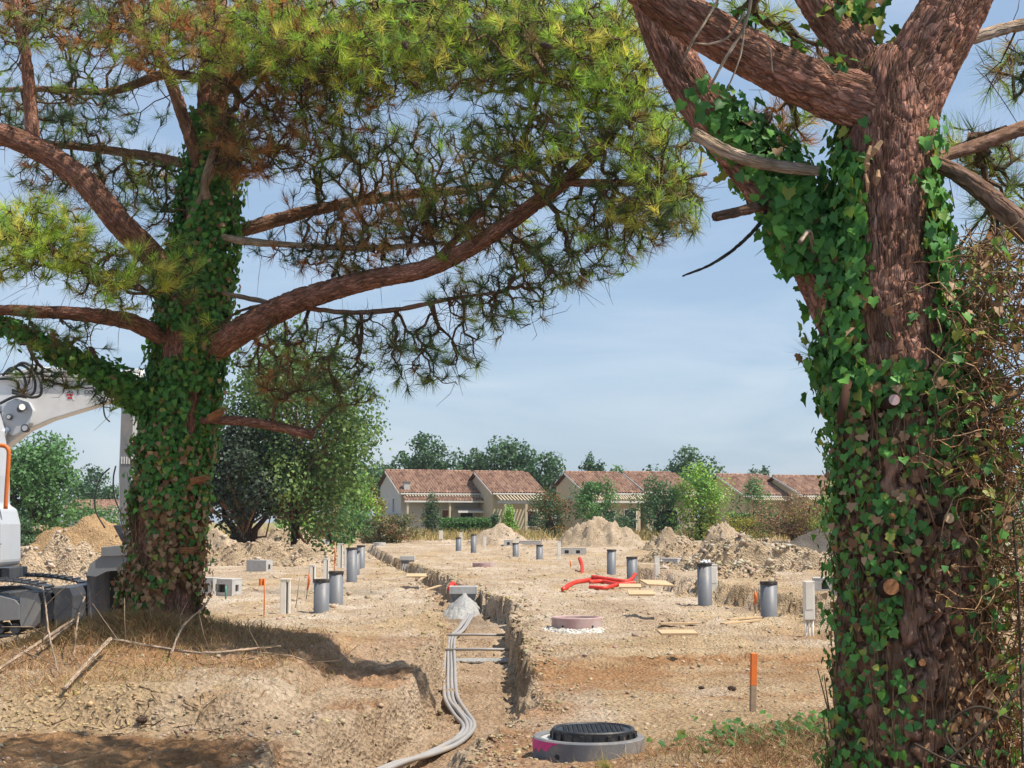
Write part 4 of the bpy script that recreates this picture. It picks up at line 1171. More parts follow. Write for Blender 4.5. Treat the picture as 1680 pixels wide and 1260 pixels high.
# ------------------------------------------------------------------ ivy
def ivy_template(fold=0.22, droop=0.16):
    o = [(0, 0), (0.24, -0.14), (0.48, 0.05), (0.40, 0.29), (0.47, 0.50), (0.22, 0.66), (0, 1.0), (-0.22, 0.66), (-0.47, 0.50), (-0.40, 0.29), (-0.48, 0.05), (-0.24, -0.14)]
    mid = [(0, 0.33), (0, 0.66)]
    pts = o + mid
    V = np.array([(x, y, fold * abs(x) * 0.9 - droop * y * y + (0.05 if abs(x) > 0.4 else 0)) for x, y in pts])
    F = np.array([(0, 1, 12), (1, 2, 12), (2, 3, 12), (3, 4, 13), (3, 13, 12), (4, 5, 13), (5, 6, 13), (6, 7, 13), (7, 8, 13), (8, 9, 13), (9, 12, 13), (9, 10, 12), (10, 11, 12), (11, 0, 12)])
    return V, F
IV, IF = ivy_template()
IVS = [IV, ivy_template(0.05, 0.3)[0] * (1.1, 0.9, 1), ivy_template(-0.2, 0.05)[0] * (0.85, 1.1, 1), ivy_template(0.4, 0.22)[0] * (0.95, 1.0, 1)]
IS = np.array([(0, 0, 0), (0.5, 0.1, 0.12), (0.36, 0.6, 0.06), (0, 1.0, -0.14), (-0.36, 0.6, 0.06), (-0.5, 0.1, 0.12), (0, 0.4, -0.03)]); ISF = np.array([(0, 1, 6), (1, 2, 6), (2, 3, 6), (3, 4, 6), (4, 5, 6), (5, 0, 6)])
IVCOL = {'g': [(0.10, 0.26, 0.055), (0.07, 0.20, 0.05), (0.14, 0.33, 0.065), (0.085, 0.22, 0.06)], 'y': [(0.19, 0.31, 0.06), (0.30, 0.33, 0.07)], 'b': [(0.36, 0.21, 0.10), (0.46, 0.30, 0.17), (0.27, 0.14, 0.07)]}

def surf(lim, n, zrange=None, w=None):
    """random points on the bark of a limb: position, outward normal, direction along it"""
    wt = lim['r'].copy()
    if w is not None: wt = wt * w(lim['c'])
    wt = wt / wt.sum()
    i = rng.choice(len(wt), n, p=wt); a = rng.random(n) * 2 * math.pi
    nn = lim['a'][i] * np.cos(a)[:, None] + lim['b'][i] * np.sin(a)[:, None]
    return lim['c'][i] + nn * lim['r'][i][:, None], nn, lim['t'][i]

def ivy_plant(label, pos, nor, size, cols, parts=300, stems=None, name='ivy', tv=None, tf=None):
    tv = IV if tv is None else tv; tf = IF if tf is None else tf
    o0 = pos[pos[:, 2].argmin()].copy()
    t = thing(name, label, 'ivy', o0)
    n = len(pos)
    tip = np.array((0, 0, -1.0)) + rng.normal(0, 0.45, (n, 3))
    nn = nrm(nor + rng.normal(0, 0.38, (n, 3)) + np.array((0, 0, 0.25)))
    M = basis(nn, tip)
    C = np.clip(cols * rng.uniform(0.75, 1.3, (n, 1)), 0, 1)
    vis = size * (nor @ np.array((0, -1.0, 0)) > 0.15) * (1.5 + 0.2 * (pos[:, 2] < 9) + rng.random(n) * 0.6)
    order = np.argsort(-vis); pick, rest = order[:parts], order[parts:]
    if tv is IV:
        Vs, Fs, k0 = [], [], 0
        small = size[rest] < 0.046; rs = np.concatenate([rest[small], rest[~small]]); ns = int(small.sum()); C[rest] = C[rs]; cs_ = [np.repeat(C[rest[:ns]], len(IS), 0), np.repeat(C[rest[ns:]], len(IV), 0)]
        for q, q_f, r4 in [(IS, ISF, rs[:ns])] + [(q, tf, r5) for q, r5 in zip(IVS, np.array_split(rs[ns:], 4))]:
            v, f = scatter(q, q_f, M[r4], pos[r4] - o0, size[r4]); Vs.append(v); Fs.append(f + k0); k0 += len(v)
        V, F = np.concatenate(Vs), np.concatenate(Fs); colr = np.concatenate(cs_)
    else:
        V, F = scatter(tv, tf, M[rest], pos[rest] - o0, size[rest]); colr = np.repeat(C[rest], len(tv), 0)
    tag(np_obj('leaf_mass', V, F, IVY, t, col=colr, smooth=False), kind='stuff')
    # the largest leaves one by one, sharing a few meshes
    keys = {}
    for i in pick:
        k = tuple(np.round(C[i] * 12).astype(int))
        if k not in keys:
            keys[k] = np_mesh('leaf', random.choice(IVS) * (1 + rng.normal(0, 0.08, IV.shape)), IF, IVY, col=np.tile(C[i], (len(IV), 1)))
        o = link('leaf', keys[k], t)
        m4 = Matrix.Identity(4)
        for a in range(3):
            for b in range(3): m4[a][b] = M[i][a, b] * size[i]
            m4[a][3] = pos[i][a] - o0[a]
        o.matrix_local = m4
    if stems is not None:
        thin_tubes('stems', *stems, DEADWOOD, t, o0, col=np.tile((0.75, 0.6, 0.5), (len(stems[0]), 1)))
    return t

# ------------------------------------------------------------------ broadleaf trees and shrubs
LQ = np.array([(0, 0, 0), (0.42, 0.45, 0.10), (0, 1.0, -0.08), (-0.42, 0.45, 0.10)]); LQF = np.array([(0, 1, 2), (0, 2, 3)])
def leafy(name, label, cat, px, top, base_row, w_px, depth, cols, leaves=3000, leaf=0.22, blobs=26, trunk=0.3, seed=0, shape='round', group=None, gap=0.0, lift=0.16, bark=None, stems=1, up=0.25, ybase=None):
    r_ = np.random.default_rng(seed + 500); s = mpp(depth)
    c = P(px, base_row, depth); z0 = float(H0(c[0], depth)) if ybase is None else ybase
    ztop = P(px, top, depth)[2]; H = ztop - z0; W = w_px * s / 2
    t = thing(name, label, cat, (c[0], depth, z0), group=group)
    zc = H * (0.5 + lift / 2); hz = H * (0.5 - lift / 2)
    b = r_.normal(size=(blobs, 3)); b = b / np.linalg.norm(b, axis=1, keepdims=True) * (0.25 + 0.68 * r_.random((blobs, 1)) ** 0.6)
    if shape == 'cone':
        b[:, :2] *= np.clip(1.05 - (b[:, 2:3] + 0.9) / 1.9, 0.12, 1)
    if shape == 'vase':
        b[:, :2] *= np.clip(0.35 + (b[:, 2:3] + 0.9) / 1.6, 0.2, 1)
    br = (0.20 + 0.20 * r_.random(blobs)) * (1 - gap * 0.4)
    bc = b * np.array((W * 0.92, W * 0.92, hz * 0.95)) + np.array((0, 0, zc))
    bs = np.stack([br * W, br * W, br * hz * (1.1 if shape == 'cone' else 0.85)], -1) * 1.1
    k = r_.integers(0, blobs, leaves); q = r_.normal(size=(leaves, 3)); q = q / np.linalg.norm(q, axis=1, keepdims=True)
    rad = 0.55 + 0.5 * r_.random((leaves, 1)) ** 0.7
    pos = bc[k] + q * bs[k] * rad * (1 + 0.25 * fbm(q[:, 0] * 2 + k, q[:, 1] * 2, q[:, 2] * 2, 2, seed)[:, None])
    pos[:, 2] = np.maximum(pos[:, 2], 0.05)
    nor = nrm(q * 0.8 + r_.normal(0, 0.55, q.shape) + np.array((0, 0, up)))
    M = basis(nor, r_.normal(size=(leaves, 3)) + np.array((0, 0, up * 0.8)))
    V, F = scatter(LQ, LQF, M, pos, leaf * r_.uniform(0.6, 1.35, leaves))
    cc = np.array(cols); tone = r_.integers(0, len(cc), blobs)
    C = cc[np.where(r_.random(leaves) < 0.7, tone[k], r_.integers(0, len(cc), leaves))] * r_.uniform(0.7, 1.3, (leaves, 1))
    tag(np_obj('crown', V, F, LEAF, t, col=np.repeat(np.clip(C, 0, 1), 4, 0)), kind='stuff')
    for st in range(stems):
        off = np.array(((st - (stems - 1) / 2) * trunk * 1.6, 0, 0)); m = MB()
        topp = np.array((W * 0.3 * (st - (stems - 1) / 2), 0, zc))
        m.tube([off + (0, 0, -0.15), off * 1.3 + (0, 0, H * 0.2), (off * 1.5 + topp) / 2 + (r_.normal(0, 0.05 * W), 0, 0), topp], [trunk * 1.2, trunk, trunk * 0.75, trunk * 0.4], 8)
        m.build('trunk', bark or BARK_GREY, t, True)
    A, B, r0, r1 = [], [], [], []
    for i in range(blobs):
        a = np.array((0, 0, H * (0.12 + 0.25 * r_.random()))); e = bc[i]; mid = (a + e) / 2 + r_.normal(0, 0.08, 3) * W; mid[2] -= 0.04 * H
        A += [a, mid]; B += [mid, e]; r0 += [trunk * 0.45, trunk * 0.28]; r1 += [trunk * 0.28, trunk * 0.1]
    thin_tubes('limbs', np.array(A), np.array(B), np.array(r0), np.array(r1), bark or BARK_GREY, t, np.zeros(3), sides=5)
    return t

DG = [tuple(1.55 * q for q in c) for c in [(0.040, 0.085, 0.038), (0.055, 0.11, 0.045), (0.032, 0.07, 0.035), (0.06, 0.105, 0.05)]]
MG = [tuple(1.75 * q for q in c) for c in [(0.06, 0.13, 0.045), (0.08, 0.16, 0.05), (0.05, 0.105, 0.04)]]
BG = [tuple(1.9 * q for q in c) for c in [(0.12, 0.23, 0.04), (0.16, 0.26, 0.05), (0.09, 0.18, 0.04)]]
YG = [tuple(1.2 * q for q in c) for c in [(0.24, 0.25, 0.05), (0.30, 0.27, 0.05), (0.17, 0.20, 0.05)]]
BR = [tuple(1.15 * q for q in c) for c in [(0.26, 0.15, 0.085), (0.32, 0.21, 0.12), (0.20, 0.11, 0.06), (0.17, 0.15, 0.06)]]
OL = [tuple(1.3 * q for q in c) for c in [(0.13, 0.13, 0.05), (0.10, 0.115, 0.05), (0.17, 0.14, 0.07), (0.08, 0.10, 0.045)]]
FT = 'trees beyond the houses'
# beyond the houses
leafy('oak_tree', 'tall open crowned tree above the left tiled house', 'tree', 697, 700, 880, 96, 170, DG, 4200, 0.34, 46, 0.35, 1, group=FT, gap=0.6, lift=0.28)
leafy('oak_tree', 'broad dark tree behind the left tiled house gable', 'tree', 585, 724, 880, 130, 160, DG, 4200, 0.36, 34, 0.35, 2, group=FT)
leafy('oak_tree', 'small round tree between the gable tree and the tall one', 'tree', 640, 737, 880, 56, 172, DG, 2200, 0.34, 26, 0.3, 3, group=FT)
leafy('oak_tree', 'wide rounded tree above the pergola house', 'tree', 826, 716, 880, 130, 165, DG, 5200, 0.36, 40, 0.35, 4, group=FT)
leafy('oak_tree', 'lower tree touching the left of the wide rounded tree', 'tree', 768, 733, 880, 84, 168, DG, 2800, 0.36, 28, 0.3, 5, group=FT)
leafy('oak_tree', 'dark low tree behind the gap between the house pairs', 'tree', 895, 743, 880, 84, 160, DG, 3000, 0.34, 30, 0.3, 6, group=FT)
leafy('oak_tree', 'tree with a small round head above the pale gable', 'tree', 973, 741, 880, 48, 185, DG, 2000, 0.36, 24, 0.3, 7, group=FT)
leafy('oak_tree', 'low green tree right of the small round head', 'tree', 1012, 756, 880, 62, 180, MG, 1800, 0.36, 22, 0.3, 8, group=FT)
leafy('oak_tree', 'low flat tree on the skyline above the fourth roof', 'tree', 1060, 762, 880, 70, 185, DG, 1600, 0.36, 22, 0.3, 9, group=FT)
leafy('oak_tree', 'dark spreading tree above the bright green shrub', 'tree', 1138, 732, 880, 100, 175, DG, 4000, 0.36, 36, 0.35, 10, group=FT, gap=0.4, lift=0.25)
leafy('oak_tree', 'small far tree peeping over the yellow house roof', 'tree', 1250, 759, 880, 48, 190, DG, 1400, 0.36, 20, 0.3, 11, group=FT)
leafy('oak_tree', 'far tree hidden mostly by the ivy trunk on the left skyline', 'tree', 150, 758, 880, 110, 170, DG, 3000, 0.36, 30, 0.3, 12, group=FT)
leafy('oak_tree', 'far tree low on the skyline right of the gable tree', 'tree', 480, 760, 880, 120, 172, DG, 2600, 0.36, 28, 0.3, 13, group=FT)
leafy('oak_tree', 'large round green tree at the left edge behind the excavator', 'tree', 45, 700, 880, 190, 95, MG, 9000, 0.24, 46, 0.3, 14, lift=0.05)
# the dark oak with bare lower stems
leafy('evergreen_oak', 'large dark evergreen oak with bare leaning stems behind the pine', 'tree', 484, 505, 912, 300, 72, [(0.075, 0.15, 0.05), (0.11, 0.20, 0.055), (0.15, 0.25, 0.07), (0.19, 0.28, 0.085)], 26000, 0.19, 70, 0.2, 15, lift=0.02, stems=1, bark=BARK_DARK)
leafy('evergreen_oak', 'lower dark evergreen oak hanging behind the ivy covered trunk', 'tree', 400, 670, 912, 185, 70, [(0.035, 0.055, 0.038), (0.05, 0.075, 0.045), (0.065, 0.095, 0.055)], 11000, 0.18, 44, 0.16, 16, lift=0.12, stems=4, bark=BARK_DARK)
# shrubs before the houses
SH = 'shrubs in front of the houses'
def shrub(label, px, top, w, cols, depth=112, leaves=2400, leaf=0.17, shape='round', seed=0, base=880, **k):
    return leafy('shrub', label, 'shrub', px, top, base, w * 1.18, depth, cols, leaves, leaf, k.pop('blobs', 28), k.pop('trunk', 0.07), seed, shape, SH, lift=k.pop('lift', -0.18), stems=2, **k)
shrub('bright green young tree left of the gable house', 556, 735, 60, MG, 104, 2600, 0.18, 'cone', 21)
shrub('pale green shrub below the young tree by the gable', 590, 778, 64, BG, 106, 2000, 0.17, seed=22)
shrub('yellow green hedge bush against the grey gable', 616, 796, 40, YG, 112, 1800, 0.15, seed=23)
shrub('green shrub mass under the far white house', 480, 818, 90, BG, 100, 2600, 0.16, seed=24)
shrub('brown dying bush left of the yellow green hedge', 541, 812, 46, BR, 96, 1700, 0.14, seed=25)
shrub('tall weedy green shrub right of the brown dying bush', 578, 820, 56, MG, 95, 1800, 0.14, seed=26)
shrub('dark brown leaved bush in front of the gable wall', 645, 838, 84, OL + BR[2:], 98, 2800, 0.14, seed=27)
shrub('olive topped bush left of the dark brown one', 612, 846, 40, OL, 97, 1300, 0.14, seed=28)
shrub('slim grey green shrub before the porch of the awning house', 708, 808, 42, [(0.07, 0.125, 0.06), (0.09, 0.14, 0.07)], 108, 1800, 0.14, 'cone', 29)
shrub('trimmed green shrub under the pergola porch', 838, 824, 22, BG, 116, 1200, 0.14, seed=30)
shrub('dark shrub beside the pergola post', 812, 836, 18, DG, 114, 900, 0.14, seed=31)
shrub('dense shrub with reddish top between the house pairs', 902, 802, 76, DG + [(0.10, 0.12, 0.04), (0.24, 0.12, 0.04)], 110, 4200, 0.15, seed=32)
shrub('round leafy tree before the pale gable house', 978, 780, 64, MG, 111, 3600, 0.16, seed=33, lift=0.12)
shrub('low dark bush at the foot of the round leafy tree', 1005, 832, 70, DG, 109, 2000, 0.15, seed=34)
shrub('dark conical shrub in front of the fourth house', 1080, 772, 78, DG + MG[:1], 104, 4600, 0.16, seed=35)
shrub('bright yellow green feathery shrub right of the dark cone', 1150, 765, 92, BG + YG[2:], 102, 5200, 0.17, 'vase', 36, up=0.9)
shrub('rounded grey green shrub before the yellow gable', 1236, 786, 64, MG, 108, 3000, 0.15, seed=37)
shrub('yellow flowering weeds below the rounded shrub', 1212, 842, 90, YG + [(0.45, 0.36, 0.03)], 98, 2600, 0.11, seed=38)
shrub('tangled russet dead bushes right of the yellow weeds', 1300, 808, 130, BR, 98, 6200, 0.12, seed=39, blobs=50)
shrub('russet dead bush in front of the rightmost house', 1345, 800, 90, BR + YG[:1], 96, 3600, 0.12, seed=40, blobs=36)
shrub('light green tree half hidden by the forked pine', 1402, 735, 110, BG + MG, 88, 5200, 0.14, seed=41, blobs=40)
shrub('yellowish bush low beside the forked pine', 1362, 838, 80, OL + YG, 94, 2200, 0.12, seed=42)
shrub('green bush seen between forked pine and vine tangle', 1640, 700, 170, MG, 60, 5000, 0.12, seed=43)
shrub('green bushes behind the big ochre heap', 150, 812, 120, MG, 100, 3000, 0.16, seed=44)
shrub('dark bush at the left edge behind the pale heap', 30, 830, 70, DG, 92, 1800, 0.15, seed=45)
# clipped hedge
def hedge(px0, px1, top, depth, label):
    a, b = P(px0, top, depth), P(px1, top, depth); z0 = float(H0(a[0], depth)); n = 2600
    t = thing('clipped_hedge', label, 'hedge', ((a[0] + b[0]) / 2, depth, z0)); w = b[0] - a[0]; h = a[2] - z0
    p = np.stack([rng.uniform(-w / 2, w / 2, n), rng.uniform(-0.5, 0.5, n), rng.uniform(0, h, n)], -1)
    f = rng.random(n) < 0.5; p[f, 1] = -0.5 + rng.normal(0, 0.05, f.sum()); p[~f, 2] = h + rng.normal(0, 0.06, (~f).sum())
    V, F = scatter(LQ, LQF, rand_rot(n), p, np.full(n, 0.16)); c = np.array(MG)[rng.integers(0, 3, n)]
    tag(np_obj('foliage', V, F, LEAF, t, col=np.repeat(c, 4, 0)), kind='stuff')
    MB().box((0, 0, h / 2 - 0.1), (w - 0.3, 0.6, h - 0.25)).build('inner_branches', BARK_GREY, t)
hedge(720, 806, 853, 114, 'low clipped hedge in front of the awning house')
hedge(1195, 1290, 846, 112, 'clipped hedge hidden behind the yellow weeds')

# ------------------------------------------------------------------ grasses
def blades(name, pos, h, w, cols, lean, label):
    n = len(pos); a = rng.random(n) * 6.283; d = np.stack([np.cos(a), np.sin(a), np.zeros(n)], -1)
    l = rng.normal(0, lean, (n, 2)); mid = pos + np.stack([l[:, 0] * 0.35, l[:, 1] * 0.35, np.ones(n) * 0.6], -1) * h[:, None]
    tp = pos + np.stack([l[:, 0], l[:, 1], np.ones(n)], -1) * h[:, None]; s = d * w[:, None] / 2
    V = np.stack([pos - s, pos + s, mid + s * 0.7, mid - s * 0.7, tp], 1).reshape(-1, 3); k = np.arange(n)[:, None] * 5
    o = np_obj(name, V, [k + np.array([[0, 1, 2, 3]]), k + np.array([[3, 2, 4]])], STRAW, None, col=np.repeat(cols, 5, 0))
    return tag(o, label, None, None, 'stuff')
n = 30000; y = rng.uniform(101, 117, n); x = rng.uniform(-0.4, 0.42, n) * y
dn = fbm(x * 0.25, y * 0.25, octv=3, seed=201) + rng.random(n) * 0.9 > 0.15; x, y = x[dn], y[dn]; n = len(x)
cs = np.array([(0.50, 0.38, 0.17), (0.56, 0.44, 0.22), (0.40, 0.31, 0.13), (0.30, 0.28, 0.10)])[rng.integers(0, 4, n)] * rng.uniform(0.7, 1.2, (n, 1))
blades('dry_grass', np.stack([x, y, H0(x, y) - 0.05], -1), rng.uniform(0.25, 0.95, n), np.full(n, 0.055), cs, 0.5, 'tall dry straw coloured grass in front of the houses')
# straw and shoots on the rise round the left pine
n = 9000; a = rng.random(n) * 6.283; rr = np.abs(rng.normal(0, 1, n)); x = -4.85 + np.cos(a) * rr * 1.25; y = 18.9 + np.sin(a) * rr * 1.4
cs = np.array([(0.40, 0.25, 0.12), (0.48, 0.33, 0.17), (0.30, 0.17, 0.08), (0.22, 0.20, 0.07)])[rng.integers(0, 4, n)] * rng.uniform(0.7, 1.2, (n, 1))
blades('dead_needles_and_straw', np.stack([x, y, ground_z(x, y)], -1), rng.uniform(0.03, 0.26, n) * np.exp(-rr * 0.35), np.full(n, 0.011), cs, 1.1, 'russet straw and dead needles piled round the left pine')
n = 9000; x = rng.uniform(-7.0, -2.1, n); y = rng.uniform(13.9, 21, n); k = fbm(x * 0.9, y * 0.7, octv=3, seed=85) + rng.random(n) * 0.9 > 0.3; x, y = x[k], y[k]; n = len(x)
cs = np.array([(0.42, 0.24, 0.11), (0.52, 0.35, 0.18), (0.32, 0.17, 0.08), (0.24, 0.22, 0.08)])[rng.integers(0, 4, n)] * rng.uniform(0.7, 1.2, (n, 1))
blades('dry_stalks', np.stack([x, y, ground_z(x, y)], -1), rng.uniform(0.02, 0.13, n), np.full(n, 0.009), cs, 1.6, 'russet dry stalks scattered over the rise at left')
n = 11000; x = rng.uniform(-5.5, 4.5, n); y = rng.uniform(10.6, 18.5, n)
k = fbm(x * 0.8, y * 0.8, octv=3, seed=83) + rng.random(n) * 0.8 > 0.25; x, y = x[k], y[k]
xl = np.interp(y, TL[:, 0], TL[:, 1]); xr = np.interp(y, TR[:, 0], TR[:, 1]); k = (x < xl - 0.05) | (x > xr + 0.05); x, y = x[k], y[k]; n = len(x)
cs = np.array([(0.34, 0.17, 0.08), (0.42, 0.24, 0.12), (0.25, 0.12, 0.06)])[rng.integers(0, 3, n)] * rng.uniform(0.7, 1.2, (n, 1))
blades('fallen_needles', np.stack([x, y, ground_z(x, y) + 0.004], -1), rng.uniform(0.01, 0.035, n), np.full(n, 0.006), cs, 4.5, 'fallen pine needles strewn over the near ground')
# ------------------------------------------------------------------ left pine
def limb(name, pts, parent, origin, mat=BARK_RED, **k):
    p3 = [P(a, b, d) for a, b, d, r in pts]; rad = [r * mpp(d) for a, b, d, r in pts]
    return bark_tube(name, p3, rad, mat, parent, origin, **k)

LB = P(258, 1040, 20.0); LB[2] = float(H0(LB[0], LB[1]))
pineL = thing('pine_tree', 'large maritime pine on the left with ivy wrapped trunk and spreading limbs', 'tree', LB, group='maritime pines')
kw = dict(ds=0.045, seg=30, amp=0.022, plate_w=0.11, plate_l=0.2)
kl = dict(ds=0.05, seg=18, amp=0.012, plate_w=0.08, plate_l=0.16)
ks = dict(ds=0.08, seg=10, amp=0.006, plate_w=0.06, plate_l=0.14)
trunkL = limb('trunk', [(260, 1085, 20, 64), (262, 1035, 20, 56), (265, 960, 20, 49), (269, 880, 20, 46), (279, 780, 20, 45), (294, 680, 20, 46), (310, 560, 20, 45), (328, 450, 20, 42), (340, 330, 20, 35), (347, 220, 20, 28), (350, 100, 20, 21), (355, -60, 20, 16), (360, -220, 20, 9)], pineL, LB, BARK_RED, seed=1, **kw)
Ls = [trunkL]
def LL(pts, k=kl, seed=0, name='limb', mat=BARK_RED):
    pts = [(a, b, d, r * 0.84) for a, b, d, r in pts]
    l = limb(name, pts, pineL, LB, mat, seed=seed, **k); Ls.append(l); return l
LL([(330, 590, 20, 20), (370, 560, 19.7, 26), (430, 522, 19.4, 27), (500, 490, 19, 23), (600, 460, 18.6, 20), (700, 440, 18.3, 18), (790, 396, 18, 16), (870, 340, 17.7, 15), (945, 283, 17.5, 13), (1005, 215, 17.3, 11), (1050, 140, 17.2, 9), (1085, 60, 17, 6)], dict(ds=0.03, seg=24, amp=0.012, plate_w=0.07, plate_l=0.13), 3)
LL([(925, 300, 17.5, 8), (1000, 300, 17.3, 8), (1080, 300, 17.1, 6), (1160, 285, 17, 3)], ks, 5)
limbB = LL([(310, 480, 20, 24), (240, 410, 19.6, 26), (200, 370, 19.3, 25), (140, 300, 19.1, 24), (80, 255, 19, 22), (0, 220, 18.8, 22), (-90, 205, 18.6, 18)], dict(ds=0.03, seg=24, amp=0.012, plate_w=0.07, plate_l=0.13), 7)
LL([(55, 250, 19, 14), (50, 170, 19, 13), (42, 90, 18.9, 11), (25, 0, 18.8, 10), (10, -110, 18.7, 7)], kl, 9)
LL([(275, 560, 19.9, 17), (215, 528, 19.5, 17), (130, 515, 19.2, 14), (60, 512, 19, 12), (-40, 505, 18.8, 9)], kl, 11)
limbD = LL([(255, 665, 19.9, 18), (200, 630, 19.7, 16), (150, 603, 19.5, 13), (90, 572, 19.3, 10), (30, 542, 19.1, 8), (-40, 515, 19, 6)], kl, 13)
LL([(335, 300, 19.9, 13), (310, 220, 19.5, 13), (272, 115, 19.3, 11), (225, 30, 19.2, 9), (195, -50, 19.1, 6)], kl, 15, 'limb', BARK_DARK)
LL([(338, 395, 20.1, 13), (440, 365, 20.4, 14), (560, 335, 20.6, 11), (680, 318, 20.8, 10), (770, 310, 21, 8), (880, 285, 21.2, 5)], kl, 17, 'limb', BARK_DARK)
LL([(350, 385, 19.8, 6), (400, 395, 19.4, 8), (480, 402, 19.2, 6), (600, 407, 19, 6), (730, 398, 18.8, 3)], ks, 19, 'dead_branch', DEADWOOD)
LL([(330, 275, 20.2, 9), (250, 258, 20.5, 11), (150, 243, 20.6, 8), (40, 232, 20.7, 7), (-40, 225, 20.8, 6)], ks, 21, 'limb', BARK_DARK)
LL([(340, 130, 20.1, 8), (270, 122, 20.4, 10), (180, 150, 20.5, 8), (60, 146, 20.6, 6), (-40, 150, 20.6, 5)], ks, 23, 'limb', BARK_DARK)
LL([(348, 160, 19.9, 11), (430, 105, 19.2, 12), (520, 60, 18.9, 10), (620, 20, 18.7, 9), (740, -30, 18.5, 6)], kl, 25, 'limb', BARK_DARK)
LL([(410, 505, 19.4, 4), (460, 500, 19.3, 5), (560, 512, 18.9, 5), (650, 508, 18.6, 5), (740, 490, 18.4, 4), (830, 478, 18.3, 3)], ks, 27, 'limb', BARK_DARK)
LL([(360, 480, 19.7, 4), (420, 492, 19.5, 5), (470, 505, 19.4, 3)], ks, 29, 'dead_branch', DEADWOOD)
LL([(350, 60, 19.9, 10), (440, 10, 19, 10), (600, -60, 18.4, 8), (820, -110, 18, 6)], ks, 31, 'limb', BARK_DARK)
LL([(240, 440, 19.5, 7), (190, 470, 19, 7), (120, 430, 18.5, 6), (60, 400, 18.1, 4)], ks, 33)
LL([(700, 440, 18.3, 8), (760, 380, 18.6, 7), (820, 300, 18.7, 6), (870, 200, 18.6, 5), (900, 90, 18.4, 4)], ks, 35)
LL([(345, 340, 19.7, 9), (335, 300, 19.3, 8), (350, 250, 19.2, 6), (372, 200, 19.1, 4)], ks, 37, 'dead_branch', DEADWOOD)
LL([(310, 360, 19.6, 6), (345, 290, 19.4, 5), (360, 250, 19.3, 3)], ks, 38, 'dead_branch', DEADWOOD)
LL([(330, 690, 19.6, 6), (385, 690, 19.3, 9), (440, 697, 19.2, 9), (514, 714, 19.1, 10)], dict(ds=0.03, seg=18, amp=0.01, plate_w=0.06, plate_l=0.12), 39, 'broken_branch', BARK_RED)
LL([(300, -60, 20, 9), (180, -120, 19.6, 8), (20, -140, 19.2, 6)], ks, 41, 'limb', BARK_DARK)
# torn pale wood where branches were ripped off
def splinter(px, py, d, n, parent, origin, s=1.0, ang=0.0):
    """a ripped branch stump: a bundle of long fibres of unequal length"""
    m = MB(); c = P(px, py, d) - origin; ax = np.array((math.cos(ang), -0.25, math.sin(ang))); up = np.array((-math.sin(ang), 0, math.cos(ang)))
    for i in range(n):
        o1 = up * rng.uniform(-0.055, 0.055) * s + np.array((0, 1.0, 0)) * rng.uniform(-0.06, 0.06) * s
        L = s * rng.uniform(-0.1, 0.24); b = c + o1 * 1.1 - ax * 0.22 * s; e = c + o1 * (0.5 + L * 2.2) + ax * L + rng.normal(0, 0.025, 3) * s
        w = rng.uniform(0.006, 0.018) * s
        m.tube([b, (b + e) / 2 + rng.normal(0, 0.008, 3) * s, e], [w, w * 0.9, 0.003], 5)
    m.build('torn_stub', FRESHCUT, parent)
splinter(358, 678, 19.2, 40, pineL, LB, 0.65, 0.4)
splinter(330, 786, 19.35, 40, pineL, LB, 0.65, 0.2)
splinter(312, 902, 19.45, 10, pineL, LB, 0.6, 0.1)
SHADE_MIX, SUN_MIX, G1 = ['dark', 'dark', 'green', 'olive'], ['bright', 'bright', 'green'], ['green', 'bright', 'olive', 'dark']  # sun and shade on the crown are put into these needle colours
W1 = ['brown', 'brown', 'brown', 'olive', 'green']
